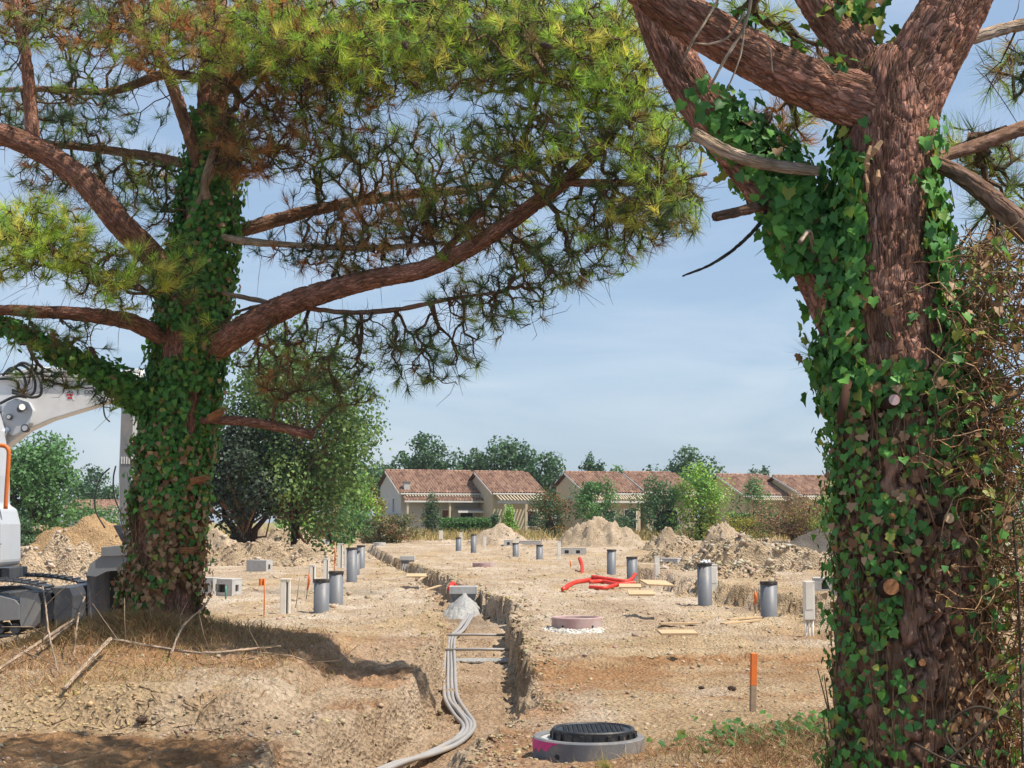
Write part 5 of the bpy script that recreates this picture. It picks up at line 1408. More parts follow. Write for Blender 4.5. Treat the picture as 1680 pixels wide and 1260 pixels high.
clL = [
 (55, 395, 105, 75, 17.7, 0.7, 250, SUN_MIX), (190, 450, 90, 60, 18.0, 0.7, 120, SUN_MIX + G1), (285, 440, 55, 55, 18.4, 0.4, 26, ['bright']), (240, 480, 90, 50, 18.4, 0.6, 35, G1), (340, 540, 40, 40, 18.9, 0.3, 10, ['bright', 'green']),
 (120, 30, 190, 60, 19.3, 2, 170, W1 + G1), (330, 50, 190, 90, 18.6, 1.8, 260, W1 + SUN_MIX), (480, 60, 140, 90, 18.2, 1.6, 240, SUN_MIX + ['brown']), (620, 70, 170, 100, 18, 1.8, 340, SUN_MIX), (770, 60, 150, 110, 17.8, 1.8, 300, SUN_MIX + G1), (900, 60, 130, 90, 17.5, 1.6, 230, SUN_MIX + G1), (1000, 90, 90, 110, 17.2, 1.2, 170, SUN_MIX),
 (430, 190, 110, 110, 18.8, 1.3, 170, W1), (540, 150, 130, 80, 18.6, 1.5, 150, W1 + G1), (400, 260, 60, 50, 18.6, 0.6, 40, ['brown']),
 (960, 210, 130, 90, 17.3, 1.4, 170, G1 + SUN_MIX), (850, 250, 100, 110, 17.9, 1.4, 150, G1 + ['dark']), (1080, 230, 80, 100, 17.1, 1.0, 130, SUN_MIX + G1), (1060, 320, 100, 60, 17.1, 1, 120, G1),
 (700, 240, 170, 60, 20.4, 1.6, 90, SHADE_MIX), (640, 350, 190, 60, 20.0, 1.8, 120, ['olive', 'brown', 'brown', 'dark']), (750, 340, 120, 70, 19.2, 1.4, 130, ['olive', 'green', 'dark']), (560, 400, 180, 50, 19.4, 1.2, 70, ['olive', 'brown', 'dark']), (760, 390, 160, 65, 18.8, 1.2, 90, ['olive', 'brown', 'green']), (560, 425, 120, 36, 19.0, 0.8, 50, ['olive', 'brown', 'dark']), (560, 250, 150, 60, 19.6, 1.4, 110, ['olive', 'dark', 'green']),
 (590, 560, 130, 55, 18.7, 1.0, 80, SHADE_MIX), (700, 590, 90, 55, 18.4, 0.8, 60, SHADE_MIX), (800, 500, 110, 60, 18.1, 1.0, 90, SHADE_MIX), (920, 430, 120, 55, 17.7, 0.9, 110, SHADE_MIX + G1), (1010, 370, 110, 60, 17.4, 0.9, 110, G1), (1110, 340, 50, 55, 17.1, 0.6, 50, G1),
 (470, 600, 90, 70, 19.2, 1.2, 80, ['olive', 'brown', 'dark']), (560, 640, 60, 40, 19.2, 0.8, 30, ['olive', 'dark']),
 (130, 150, 180, 100, 20.7, 1.8, 130, SHADE_MIX), (160, 290, 150, 60, 20.7, 1.8, 120, SHADE_MIX + ['brown']), (250, 330, 90, 60, 20.3, 1.0, 60, SHADE_MIX), (60, 200, 120, 60, 20.4, 1.5, 40, SHADE_MIX), (90, 545, 120, 45, 19, 0.9, 45, SHADE_MIX + G1), (70, 625, 90, 22, 18.8, 0.5, 22, SHADE_MIX), (165, 660, 25, 30, 18.9, 0.3, 7, SHADE_MIX),
 (300, -170, 420, 100, 19.4, 2.6, 300, G1), (780, -120, 330, 90, 18, 2.2, 260, G1)]
clL = [(*c[:6], int(c[6] * (0.5 if c[1] < -60 else 1.55 if c[1] < 140 else 0.85 if c[1] > 410 else 1.0 if c[1] > 290 else 1.15)), c[7]) for c in clL]
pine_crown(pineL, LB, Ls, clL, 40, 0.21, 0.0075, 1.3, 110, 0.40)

# ivy on the left pine
def leaf_cols(n, pg, py):
    u = rng.random(n); k = np.where(u < pg, 0, np.where(u < pg + py, 1, 2)); out = np.zeros((n, 3))
    for q, key in enumerate('gyb'):
        m = k == q; arr = np.array(IVCOL[key]); out[m] = arr[rng.integers(0, len(arr), m.sum())]
    return out
p, nn, tt = surf(trunkL, 30000, w=lambda c: (c[:, 2] > 0.5) * (c[:, 2] < 7.6) * np.interp(c[:, 2], [0.5, 2, 6, 7.6], [1.3, 1.3, 1.6, 0.9]))
# gaps of bare bark
ang = np.arctan2(nn[:, 0], -nn[:, 1])
gapn = fbm(ang * 1.5, p[:, 2] * 1.4, octv=3, seed=301)
keep = gapn < np.interp(p[:, 2], [1.5, 2.8], [0.42, 0.62]); keep &= ~((p[:, 2] < 1.3) & (rng.random(len(p)) < 0.25))
p, nn = p[keep], nn[keep]
# the upper trunk carries ivy well out from the bark
off = np.abs(rng.normal(0.03, 0.07, len(p))) + 0.10 * np.clip(gapn[keep] * -1, 0, 1); p = p + nn * off[:, None]
low = np.interp(p[:, 2], [0.5, 1.5, 2.2, 3.2], [0.25, 0.35, 0.75, 0.95]); dead_r = (nn[:, 0] > -0.2) & (p[:, 2] < 2.0)
cols = np.where((rng.random(len(p)) < np.where(dead_r, low * 0.55, low))[:, None], leaf_cols(len(p), 0.86, 0.12), leaf_cols(len(p), 0.0, 0.12))
sz = rng.uniform(0.05, 0.10, len(p))
p2, n2, _ = surf(limbD, 2200, w=lambda c: np.interp(c[:, 0], [-8, -6.6, -5], [0.0, 0.7, 1.3])); p2 = p2 + n2 * np.abs(rng.normal(0.03, 0.06, len(p2)))[:, None]
pos = np.concatenate([p, p2]); nor = np.concatenate([nn, n2]); cols = np.concatenate([cols, leaf_cols(len(p2), 0.93, 0.06)]); sz = np.concatenate([sz, rng.uniform(0.06, 0.11, len(p2))])
q, qn, qt = surf(trunkL, 900, w=lambda c: (c[:, 2] < 2.8) * (c[:, 2] > 0.4))
e = q + np.array((0, 0, 1)) * rng.uniform(-0.5, 0.5, (900, 1)) + rng.normal(0, 0.07, (900, 3)); q = q + qn * 0.03; e = e + qn * 0.05
ivyL = ivy_plant('dense ivy with brown dead leaves below, wrapped round the left pine trunk', pos, nor, sz, cols, 300, (q, e, np.full(900, 0.008), np.full(900, 0.004)), tv=IS, tf=ISF)

# ------------------------------------------------------------------ forked pine on the right
RB = P(1510, 1500, 7.5); RB[2] = float(H0(RB[0], RB[1]))
pineR = thing('pine_tree', 'thick forked pine trunk with scaly red bark on the right', 'tree', RB, group='maritime pines')
Rs = []
def RL(name, pts, seed, mat=BARK_RED, **k):
    l = limb(name, pts, pineR, RB, mat, seed=seed, **k); Rs.append(l); return l
big = dict(ds=0.0115, seg=180, amp=0.010, plate_w=0.06, plate_l=0.16, lump=0.035)
lowk = dict(ds=0.014, seg=170, amp=0.042, plate_w=0.10, plate_l=0.30, lump=0.05)
trR = RL('trunk', [(1518, 1640, 7.5, 165), (1512, 1480, 7.5, 148), (1508, 1300, 7.5, 136), (1505, 1150, 7.5, 126), (1500, 1000, 7.5, 118), (1494, 850, 7.5, 112), (1486, 720, 7.5, 106), (1474, 600, 7.5, 97)], 51, BARK_DARK, **lowk)
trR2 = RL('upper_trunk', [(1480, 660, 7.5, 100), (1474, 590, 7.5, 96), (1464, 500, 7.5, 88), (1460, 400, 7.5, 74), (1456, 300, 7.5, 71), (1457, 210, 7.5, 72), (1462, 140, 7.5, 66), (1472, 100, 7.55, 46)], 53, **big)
mid = dict(ds=0.014, seg=104, amp=0.008, plate_w=0.06, plate_l=0.12, lump=0.035)
lb1 = RL('limb', [(1470, 690, 7.55, 62), (1435, 590, 7.6, 70), (1392, 490, 7.7, 66), (1335, 400, 7.8, 54), (1258, 300, 7.9, 42), (1180, 210, 8, 37), (1115, 110, 8.1, 36), (1072, 0, 8.2, 36), (1050, -130, 8.4, 38), (1020, -320, 8.7, 30)], 55, **mid)
lb2 = RL('limb', [(1462, 215, 7.5, 48), (1420, 172, 7.45, 50), (1360, 150, 7.4, 45), (1290, 120, 7.3, 41), (1200, 72, 7.2, 39), (1110, 18, 7.1, 38), (1040, -40, 7, 37), (940, -130, 6.8, 38), (820, -260, 6.5, 28)], 57, **mid)
lb3 = RL('limb', [(1438, 170, 7.55, 36), (1420, 115, 7.6, 34), (1393, 72, 7.7, 33), (1358, 28, 7.8, 32), (1330, -20, 7.9, 31), (1290, -120, 8.1, 30), (1240, -300, 8.4, 22)], 59, **mid)
lb4 = RL('limb', [(1462, 235, 7.5, 66), (1482, 170, 7.5, 64), (1515, 100, 7.5, 60), (1555, 30, 7.5, 57), (1590, -40, 7.5, 53), (1630, -160, 7.5, 50), (1690, -340, 7.5, 38), (1720, -560, 7.5, 22)], 61, **mid)
lb5 = RL('limb', [(1300, -100, 8.1, 22), (1180, -190, 9.4, 20), (1020, -230, 10.8, 16), (860, -240, 11.8, 10)], 62, ds=0.04, seg=24, amp=0.01, plate_w=0.05, plate_l=0.1)
sm = dict(ds=0.025, seg=26, amp=0.005, plate_w=0.03, plate_l=0.06)
RL('branch', [(1500, 275, 7.5, 9), (1545, 257, 7.6, 10), (1605, 238, 7.7, 11), (1680, 210, 7.8, 12), (1800, 165, 8, 10), (1950, 130, 8.3, 7)], 63, BARK_DARK, **sm)
lb6 = RL('branch', [(1500, 262, 7.5, 10), (1545, 272, 7.45, 13), (1590, 297, 7.35, 16), (1640, 338, 7.25, 18), (1700, 392, 7.15, 20), (1800, 470, 7, 18)], 65, BARK_DARK, **sm)
RL('branch', [(1560, 78, 7.5, 9), (1605, 60, 7.6, 10), (1680, 40, 7.7, 10), (1800, 20, 7.8, 7)], 67, DEADWOOD, **sm)
RL('dead_branch', [(1140, 218, 7.75, 9), (1175, 240, 7.65, 11), (1215, 258, 7.6, 10.5), (1275, 272, 7.55, 10), (1345, 281, 7.5, 8.5)], 69, DEADWOOD, **sm)
RL('dead_branch', [(1262, 333, 7.8, 9), (1225, 344, 7.7, 8.5), (1172, 356, 7.6, 7.5)], 71, BARK_DARK, **sm)
RL('dead_branch', [(1258, 345, 7.8, 3.5), (1246, 368, 7.7, 3.3), (1212, 402, 7.6, 3), (1170, 432, 7.5, 2.4), (1120, 453, 7.45, 1.6)], 73, BARK_GREY, ds=0.02, seg=10, amp=0.002, plate_w=0.02, plate_l=0.05)
RL('dead_branch', [(1335, 415, 7.55, 3), (1328, 380, 7.45, 4), (1312, 398, 7.4, 4.5)], 75, DEADWOOD, ds=0.02, seg=10, amp=0.002, plate_w=0.02, plate_l=0.05)
for i, pts in enumerate([[(1240, -40, 7.0, 3), (1222, 40, 6.95, 3), (1185, 105, 6.9, 2.6), (1162, 148, 6.9, 1.5)], [(1222, 20, 6.95, 2.2), (1195, 60, 6.9, 2), (1165, 72, 6.88, 2), (1136, 70, 6.85, 1)], [(1195, -30, 7, 2.6), (1160, 30, 6.95, 2.4), (1135, 70, 6.9, 2), (1120, 105, 6.9, 1.4)], [(1222, 30, 6.95, 2), (1215, 90, 6.9, 1.8), (1192, 150, 6.9, 1.1)], [(1245, 60, 7, 2), (1262, 80, 7, 1.8), (1268, 120, 7, 1)], [(1300, 60, 7.1, 1.5), (1340, 90, 7.1, 1.3), (1372, 125, 7.1, 0.8)]]):
    RL('dead_twig', pts, 80 + i, DEADWOOD, ds=0.02, seg=7, amp=0.001, plate_w=0.02, plate_l=0.05)
# sawn-off stubs with pale ends
def sawn(px, py, r_px, d, dep_r, mat=FRESHCUT, tilt=(0, 0)):
    c = P(px, py, d) - RB; r = r_px * mpp(d); ax = nrm(np.array((tilt[0], -1.0, tilt[1])))
    o = MB().tube([c - ax * 0.2, c - ax * 0.05, c], [r * 1.25, r * 1.15, r * 1.06], 18).build('branch_stub', BARK_DARK, pineR, True)
    MB().tube([c - ax * 0.01, c + ax * 0.004], r * 0.96, 18).build('sawn_face', mat, o)
sawn(1462, 963, 13.5, 7.06, 0.1, tilt=(-0.1, 0.1)); sawn(1557, 850, 9, 7.06, 0.1, PLY, tilt=(0.25, 0.1)); sawn(1467, 656, 9.5, 7.07, 0.1, CONC_P, tilt=(0, 0.1)); sawn(1513, 1087, 6, 7.04, 0.1)
# the pale torn scar on the upper trunk
m = MB()
for (x0, y0, x1, y1, w) in ((1446, 232, 1424, 262, 0.018), (1424, 262, 1420, 282, 0.013), (1441, 280, 1437, 305, 0.014), (1420, 285, 1423, 318, 0.01), (1428, 240, 1418, 272, 0.013)):
    a, b = P(x0, y0, 7.22), P(x1, y1, 7.22); m.tube([a - RB, (a + b) / 2 - RB + np.array((0, -0.022, 0)), b - RB], [w * 0.6, w, w * 0.35], 6)
m.build('torn_scar', paint('torn_wood', (0.40, 0.235, 0.12), 0.85, 0.3, 40), pineR)
m = MB()
m.tube([P(1378, 695, 7.2) - RB, P(1384, 660, 7.2) - RB, P(1392, 625, 7.25) - RB], [0.018, 0.024, 0.02], 8); m.build('bark_flake', BARK_RED, pineR, True)
clR = [(1640, 330, 60, 110, 8.6, 0.8, 46, SHADE_MIX), (1600, 250, 70, 50, 8.4, 0.5, 30, SHADE_MIX + G1), (1660, 110, 60, 70, 8.4, 0.8, 30, SHADE_MIX), (1590, 440, 60, 70, 8.4, 0.6, 20, SHADE_MIX), (1290, 210, 70, 50, 9.2, 0.6, 40, W1), (1250, 40, 80, 50, 9.0, 0.6, 40, SUN_MIX), (1330, 120, 50, 60, 8.8, 0.5, 30, ['olive', 'brown']), (1345, 590, 14, 22, 7.6, 0.1, 3, ['dark']),
 (1150, -420, 700, 200, 7.8, 2.8, 700, G1), (1450, -700, 600, 200, 7.8, 2.6, 420, G1), (900, -330, 400, 120, 7.2, 2.4, 260, G1), (880, -250, 430, 110, 10.5, 1.1, 900, G1), (1150, -330, 300, 90, 10.0, 1.4, 300, G1)]
pine_crown(pineR, RB, Rs, clR, 32, 0.17, 0.0042, 0.3, 20, 0.42, 0.0026, 0.1)

# ivy on the forked pine
Pp, Nn, Cc, Ss = [], [], [], []
def add_ivy(lim, n, fn, pg, py, out=0.03, size=(0.04, 0.075)):
    p, nn, tt = surf(lim, n); k = fn(p, nn) > rng.random(len(p)); p, nn = p[k], nn[k]
    p = p + nn * np.abs(rng.normal(out, out, len(p)))[:, None]
    Pp.append(p); Nn.append(nn); Cc.append(leaf_cols(len(p), pg, py)); Ss.append(rng.uniform(*size, len(p)))
def f_low(p, nn):
    cover = np.interp(p[:, 2], [0.3, 1.2, 1.7, 2.3, 2.9], [0.35, 0.42, 0.75, 0.9, 0.95])
    a = np.arctan2(nn[:, 0], -nn[:, 1]); patch = fbm(a * 1.8, p[:, 2] * 2.2, octv=3, seed=401)
    right = (nn[:, 0] > 0.25) & (p[:, 2] < 2.1); side = np.where(nn[:, 0] < -0.35, 1.5, 0.85)
    return np.clip(cover * sstep(0.5, -0.15, patch) * np.where(right, 0.55, 1) * side, 0, 1)
add_ivy(trR, 13000, f_low, 0.74, 0.12, 0.035, (0.026, 0.055))
def f_up(p, nn):
    s = nn[:, 0]; z = p[:, 2]
    left = sstep(-0.55, -0.8, s) * sstep(4.0, 3.6, z); rt = sstep(0.3, 0.62, s) * sstep(4.0, 3.3, z); low = sstep(2.75, 2.35, z); back = (nn[:, 1] > 0.2) * 0.6
    return np.clip(left + rt + low + back, 0, 1)
add_ivy(trR, 9000, lambda p, nn: sstep(2.6, 1.4, p[:, 2]) * sstep(-0.5, 0.3, fbm(nn[:, 0] * 4, p[:, 2] * 3, octv=3, seed=77) + 0.5 * nn[:, 0]), 0.03, 0.05, 0.012, (0.018, 0.045))
add_ivy(trR2, 4800, f_up, 0.88, 0.09, 0.04)
def f_l1(p, nn):
    z = p[:, 2]
    face = sstep(-0.62, -0.1, nn[:, 0] * 0.75 + nn[:, 2] * 0.25 + 0.0)
    return np.where(z < 3.3, np.clip(face + sstep(2.95, 2.5, z), 0, 1), face * sstep(4.35, 3.95, z))
add_ivy(lb1, 7000, f_l1, 0.9, 0.08, 0.05, (0.042, 0.08))
add_ivy(lb2, 600, lambda p, nn: sstep(0.5, 0.8, nn[:, 2]) * 0.7, 0.9, 0.08)
add_ivy(lb3, 260, lambda p, nn: sstep(-0.1, 0.6, nn[:, 1]) * 0.7, 0.7, 0.28)
# clump in the crotch between the upper limbs, and strands hanging from the left limb
k = 190; q = P(1400, 30, 7.75) + rng.normal(0, 1, (k, 3)) * (0.10, 0.08, 0.10); Pp.append(q); Nn.append(nrm(rng.normal(0, 0.5, (k, 3)) + (0, -0.8, 0.2))); Cc.append(leaf_cols(k, 0.35, 0.6)); Ss.append(rng.uniform(0.05, 0.085, k))
k = 420; q = np.array([P(rng.uniform(1290, 1345), rng.uniform(300, 420), 7.62) for _ in range(k)]) + rng.normal(0, 0.05, (k, 3)); Pp.append(q); Nn.append(nrm(rng.normal(0, 0.4, (k, 3)) + (-0.1, -0.9, 0.2))); Cc.append(leaf_cols(k, 0.95, 0.04)); Ss.append(rng.uniform(0.05, 0.09, k))
for (x0, y0, x1, y1, k) in ((1262, 372, 1285, 425, 8), (1275, 385, 1312, 450, 5), (1240, 350, 1262, 372, 9), (1365, 690, 1372, 720, 4)):
    for i in range(k):
        u = rng.random(); Pp.append(P(x0 + (x1 - x0) * u, y0 + (y1 - y0) * u, 7.7)[None] + rng.normal(0, 0.012, (1, 3))); Nn.append(nrm(rng.normal(0, 0.5, (1, 3)) + (0, -0.7, 0))); Cc.append(leaf_cols(1, 1, 0)); Ss.append(np.array([rng.uniform(0.035, 0.06)]))
q, qn, qt = surf(trR, 1500); e = q + rng.normal(0, 0.035, (1500, 3)) + np.array((0, 0, 1)) * rng.uniform(0.06, 0.3, (1500, 1)) * np.sign(rng.normal(size=(1500, 1)))
ivyR = ivy_plant('broad leaved ivy climbing the thick forked pine and its left limb', np.concatenate(Pp), np.concatenate(Nn), np.concatenate(Ss), np.concatenate(Cc), 300, (q + qn * 0.02, e + qn * 0.02, np.full(1500, 0.004), np.full(1500, 0.0025)))

# ------------------------------------------------------------------ vine tangle at the right edge
def tangle():
    o0 = np.array((P(1640, 1300, 7.2)[0], 7.2, 0.0)); t = thing('vine_tangle', 'tangle of dry straw coloured vines with scattered green leaves at the right edge', 'vine', o0)
    A, B, C, T = [], [], [], []
    for i in range(1500):
        row = rng.choice([rng.uniform(400, 760), rng.uniform(620, 1000), rng.uniform(900, 1280)], p=[0.46, 0.32, 0.22])
        lo = np.interp(row, [400, 520, 620, 900, 1280], [1585, 1570, 1555, 1590, 1630])
        p = P(lo + abs(rng.normal(0, 1)) * 70 + 8, row, rng.uniform(7.0, 7.75)); d = nrm(rng.normal(0, 1, 3) + np.array((0, 0, -0.3))); st = rng.uniform(0.03, 0.06)
        c = np.array([(0.5, 0.36, 0.22), (0.62, 0.48, 0.32), (0.36, 0.2, 0.12), (0.7, 0.6, 0.46)][rng.integers(0, 4)]) * 2.6
        for j in range(rng.integers(5, 12)):
            d = nrm(d + rng.normal(0, 0.45, 3) + np.array((0, 0, -0.10))); e = p + d * st; A.append(p); B.append(e); C.append(c); p = e
        T.append(p)
    A, B, C = map(np.array, (A, B, C)); n = len(A)
    thin_tubes('stems', A, B, np.full(n, 0.0035), np.full(n, 0.003), DEADWOOD, t, o0, C * rng.uniform(0.7, 1.15, (n, 1)), 3)
    for i, pts in enumerate([[(1660, 820, 7.0), (1672, 1000, 6.98), (1678, 1250, 6.95)], [(1560, 760, 7.05), (1610, 690, 6.98), (1680, 640, 6.95)], [(1590, 1260, 6.95), (1550, 1200, 6.95), (1600, 1160, 6.9), (1660, 1180, 6.9)], [(1540, 1260, 6.92), (1620, 1190, 6.9), (1680, 1120, 6.95)], [(1500, 1220, 6.95), (1560, 1250, 6.9), (1620, 1262, 6.9)]]):
        MB().tube([P(*q) - o0 for q in pts] if len(pts) < 3 else spline([P(*q) - o0 for q in pts], 6), 0.006, 7).build('runner', DEADWOOD, t, True)
    k = rng.choice(len(B), 1700); pos = B[k] + rng.normal(0, 0.02, (1700, 3)); nn = nrm(rng.normal(0, 0.6, (1700, 3)) + (0, -0.7, 0.3)); M = basis(nn, np.array((0, 0, -1)) + rng.normal(0, 0.6, (1700, 3)))
    V, F = scatter(IV, IF, M, pos - o0, rng.uniform(0.02, 0.06, 1700)); c = np.where(rng.random((1700, 1)) < 0.68, leaf_cols(1700, 0.35, 0.65), leaf_cols(1700, 0, 0))
    tag(np_obj('leaves', V, F, IVY, t, col=np.repeat(c, len(IV), 0)), kind='stuff')
tangle()

# ground ivy, grass and dead straw on the hump lower right
n = 650; a = rng.normal(0, 1, (n, 2)); x = 2.25 + a[:, 0] * 0.42; y = 11.75 + a[:, 1] * 0.40; k = x < 3.0; x, y = x[k], y[k]; n = len(x)
z = ground_z(x, y) + np.abs(rng.normal(0.03, 0.05, n)); nn = nrm(rng.normal(0, 0.4, (n, 3)) + (0, -0.35, 0.9)); M = basis(nn, rng.normal(size=(n, 3)))
V, F = scatter(IV, IF, M, np.stack([x, y, z], -1), rng.uniform(0.035, 0.08, n))
tag(np_obj('ground_ivy', V, F, IVY, None, col=np.repeat(leaf_cols(n, 0.75, 0.05) * 0.62, len(IV), 0)), 'low green ivy creeping over the hump beside the orange stake', None, None, 'stuff')  # leaf colours scaled down to hold the shade on the hump
n = 5200; x = 2.35 + rng.normal(0, 0.62, n); y = 11.2 + rng.normal(0, 0.55, n)
cs = np.array([(0.36, 0.22, 0.11), (0.46, 0.31, 0.17), (0.25, 0.13, 0.07), (0.16, 0.17, 0.06)])[rng.integers(0, 4, n)] * rng.uniform(0.7, 1.2, (n, 1))
blades('dry_straw', np.stack([x, y, ground_z(x, y)], -1), rng.uniform(0.02, 0.16, n), np.full(n, 0.006), cs, 1.3, 'russet dry straw covering the hump at the lower right')
# pine seedling tuft at the bottom
c = G(1000, 1275); tf = thing('pine_sprig', 'yellow green pine sprig lying in front of the near manhole', 'sprig', c)
tufts('needles', np.array([(0, 0, 0.06), (-0.04, 0.02, 0.03)]), nrm(np.array([(-0.5, -0.1, 0.6), (-0.2, 0.1, 0.8)])), np.array([(0.34, 0.33, 0.10), (0.28, 0.30, 0.09)]), 55, 0.17, 0.0045, 0.3, NEEDLE, tf, np.zeros(3))
MB().tube([(0.1, 0, -0.02), (0, 0, 0.02), (-0.03, 0, 0.09)], [0.008, 0.007, 0.003], 6).build('stem', DEADWOOD, tf, True)
for i in range(2): pass

# ------------------------------------------------------------------ fallen branches and cones
def fallen(pts, label, mat=DEADWOOD, twigs=0):
    p3 = [G(a, b) + np.array((0, 0, h)) for a, b, r, h in pts]; rad = [0.68 * r * mpp(q[1]) for (a, b, r, h), q in zip(pts, p3)]; o0 = p3[0].copy()
    t = thing('fallen_branch', label, 'branch', o0, group='fallen branches on the rise')
    l = bark_tube('stem', p3, rad, mat, t, o0, ds=0.03, seg=10, amp=0.004, plate_w=0.04, plate_l=0.1, seed=len(label))
    if twigs:
        i = rng.integers(2, len(l['c']), twigs); s = l['c'][i]; e = s + rng.normal(0, 0.25, (twigs, 3)) + np.array((0, -0.05, 0.12)); md = (s + e) / 2 + rng.normal(0, 0.04, (twigs, 3))
        thin_tubes('side_twigs', np.concatenate([s, md]), np.concatenate([md, e]), np.full(2 * twigs, 0.006), np.full(2 * twigs, 0.004), mat, t, o0)
fallen([(-10, 1112, 4, 0.06), (40, 1088, 4, 0.12), (85, 1068, 4, 0.2), (120, 1055, 3, 0.28)], 'long pale fallen branch at the left edge rising to the right', twigs=4)
fallen([(105, 1140, 5, 0.05), (140, 1110, 5, 0.12), (180, 1078, 5, 0.2)], 'thick pale fallen branch pointing down towards the camera', twigs=3)
fallen([(185, 1075, 3, 0.18), (250, 1078, 3, 0.12), (330, 1083, 3, 0.08), (420, 1078, 2.5, 0.1), (460, 1074, 2, 0.1)], 'long thin fallen branch lying across the rise', twigs=8)
fallen([(60, 1080, 3, 0.08), (100, 1050, 3, 0.1), (140, 1028, 2.5, 0.15)], 'short fallen branch beside the excavator track', twigs=3)
fallen([(280, 1085, 2.5, 0.08), (300, 1055, 2.5, 0.2), (335, 1032, 2, 0.3), (350, 1010, 1.5, 0.5)], 'arching twig right of the ivy covered trunk', twigs=4)
fallen([(95, 1110, 2, 0.05), (80, 1080, 2, 0.25), (72, 1045, 1.8, 0.45), (66, 1010, 1.4, 0.7)], 'thin upright dead shoot in front of the track', twigs=3)
fallen([(120, 1085, 2, 0.05), (128, 1050, 2, 0.3), (140, 1015, 1.6, 0.55), (135, 985, 1.2, 0.75)], 'curling upright dead shoot before the bucket', twigs=4)
fallen([(460, 1080, 2, 0.06), (500, 1092, 2, 0.05), (530, 1112, 2, 0.03)], 'short twig at the right end of the rise', twigs=3)
fallen([(1330, 1240, 3, 0.03), (1380, 1232, 2.5, 0.05), (1440, 1236, 2, 0.05)], 'red brown twig at the foot of the forked pine', TWIG, 3)
n = 80; x = rng.uniform(-5.6, -2.3, n); y = 13.45 + rng.normal(0, 0.22, n) - 0.35 * vnoise(x * 0.9 + 3, 0 * x + 0.5, seed=77); z = ground_z(x, y) + 0.03
A = np.stack([x, y, z], -1); B = A + rng.normal(0, 1, (n, 3)) * (0.09, 0.04, 0.05) + (0, -0.06, -0.03); B[:, 2] = np.maximum(B[:, 2], ground_z(B[:, 0], B[:, 1]) + 0.004)
ro = thin_tubes('roots', A, B, np.full(n, 0.006), np.full(n, 0.003), TWIG, None, np.zeros(3), sides=4); tag(ro, 'fine dark roots sticking out of the cut face at left', None, None, 'stuff')
def cone(px, py, s, label):
    c = G(px, py); o = link('pine_cone', CONE.copy()); o.location = (c[0], c[1], float(ground_z(np.array([c[0]]), np.array([c[1]]))[0]) + s * 0.3); o.scale = (s * 1.2, s * 1.2, s); o.rotation_euler = (1.5, 0.2, rng.uniform(0, 6)); tag(o, label, 'pine cone', 'pine cones on the ground')
cone(240, 1180, 0.115, 'dark open pine cone lying on the lit ground at left')
cone(1207, 1132, 0.10, 'grey brown pine cone lying left of the orange stake')
cone(1155, 1124, 0.07, 'small pine cone farther left of the orange stake')
cone(958, 1252, 0.09, 'dark pine cone in front of the near manhole ring')
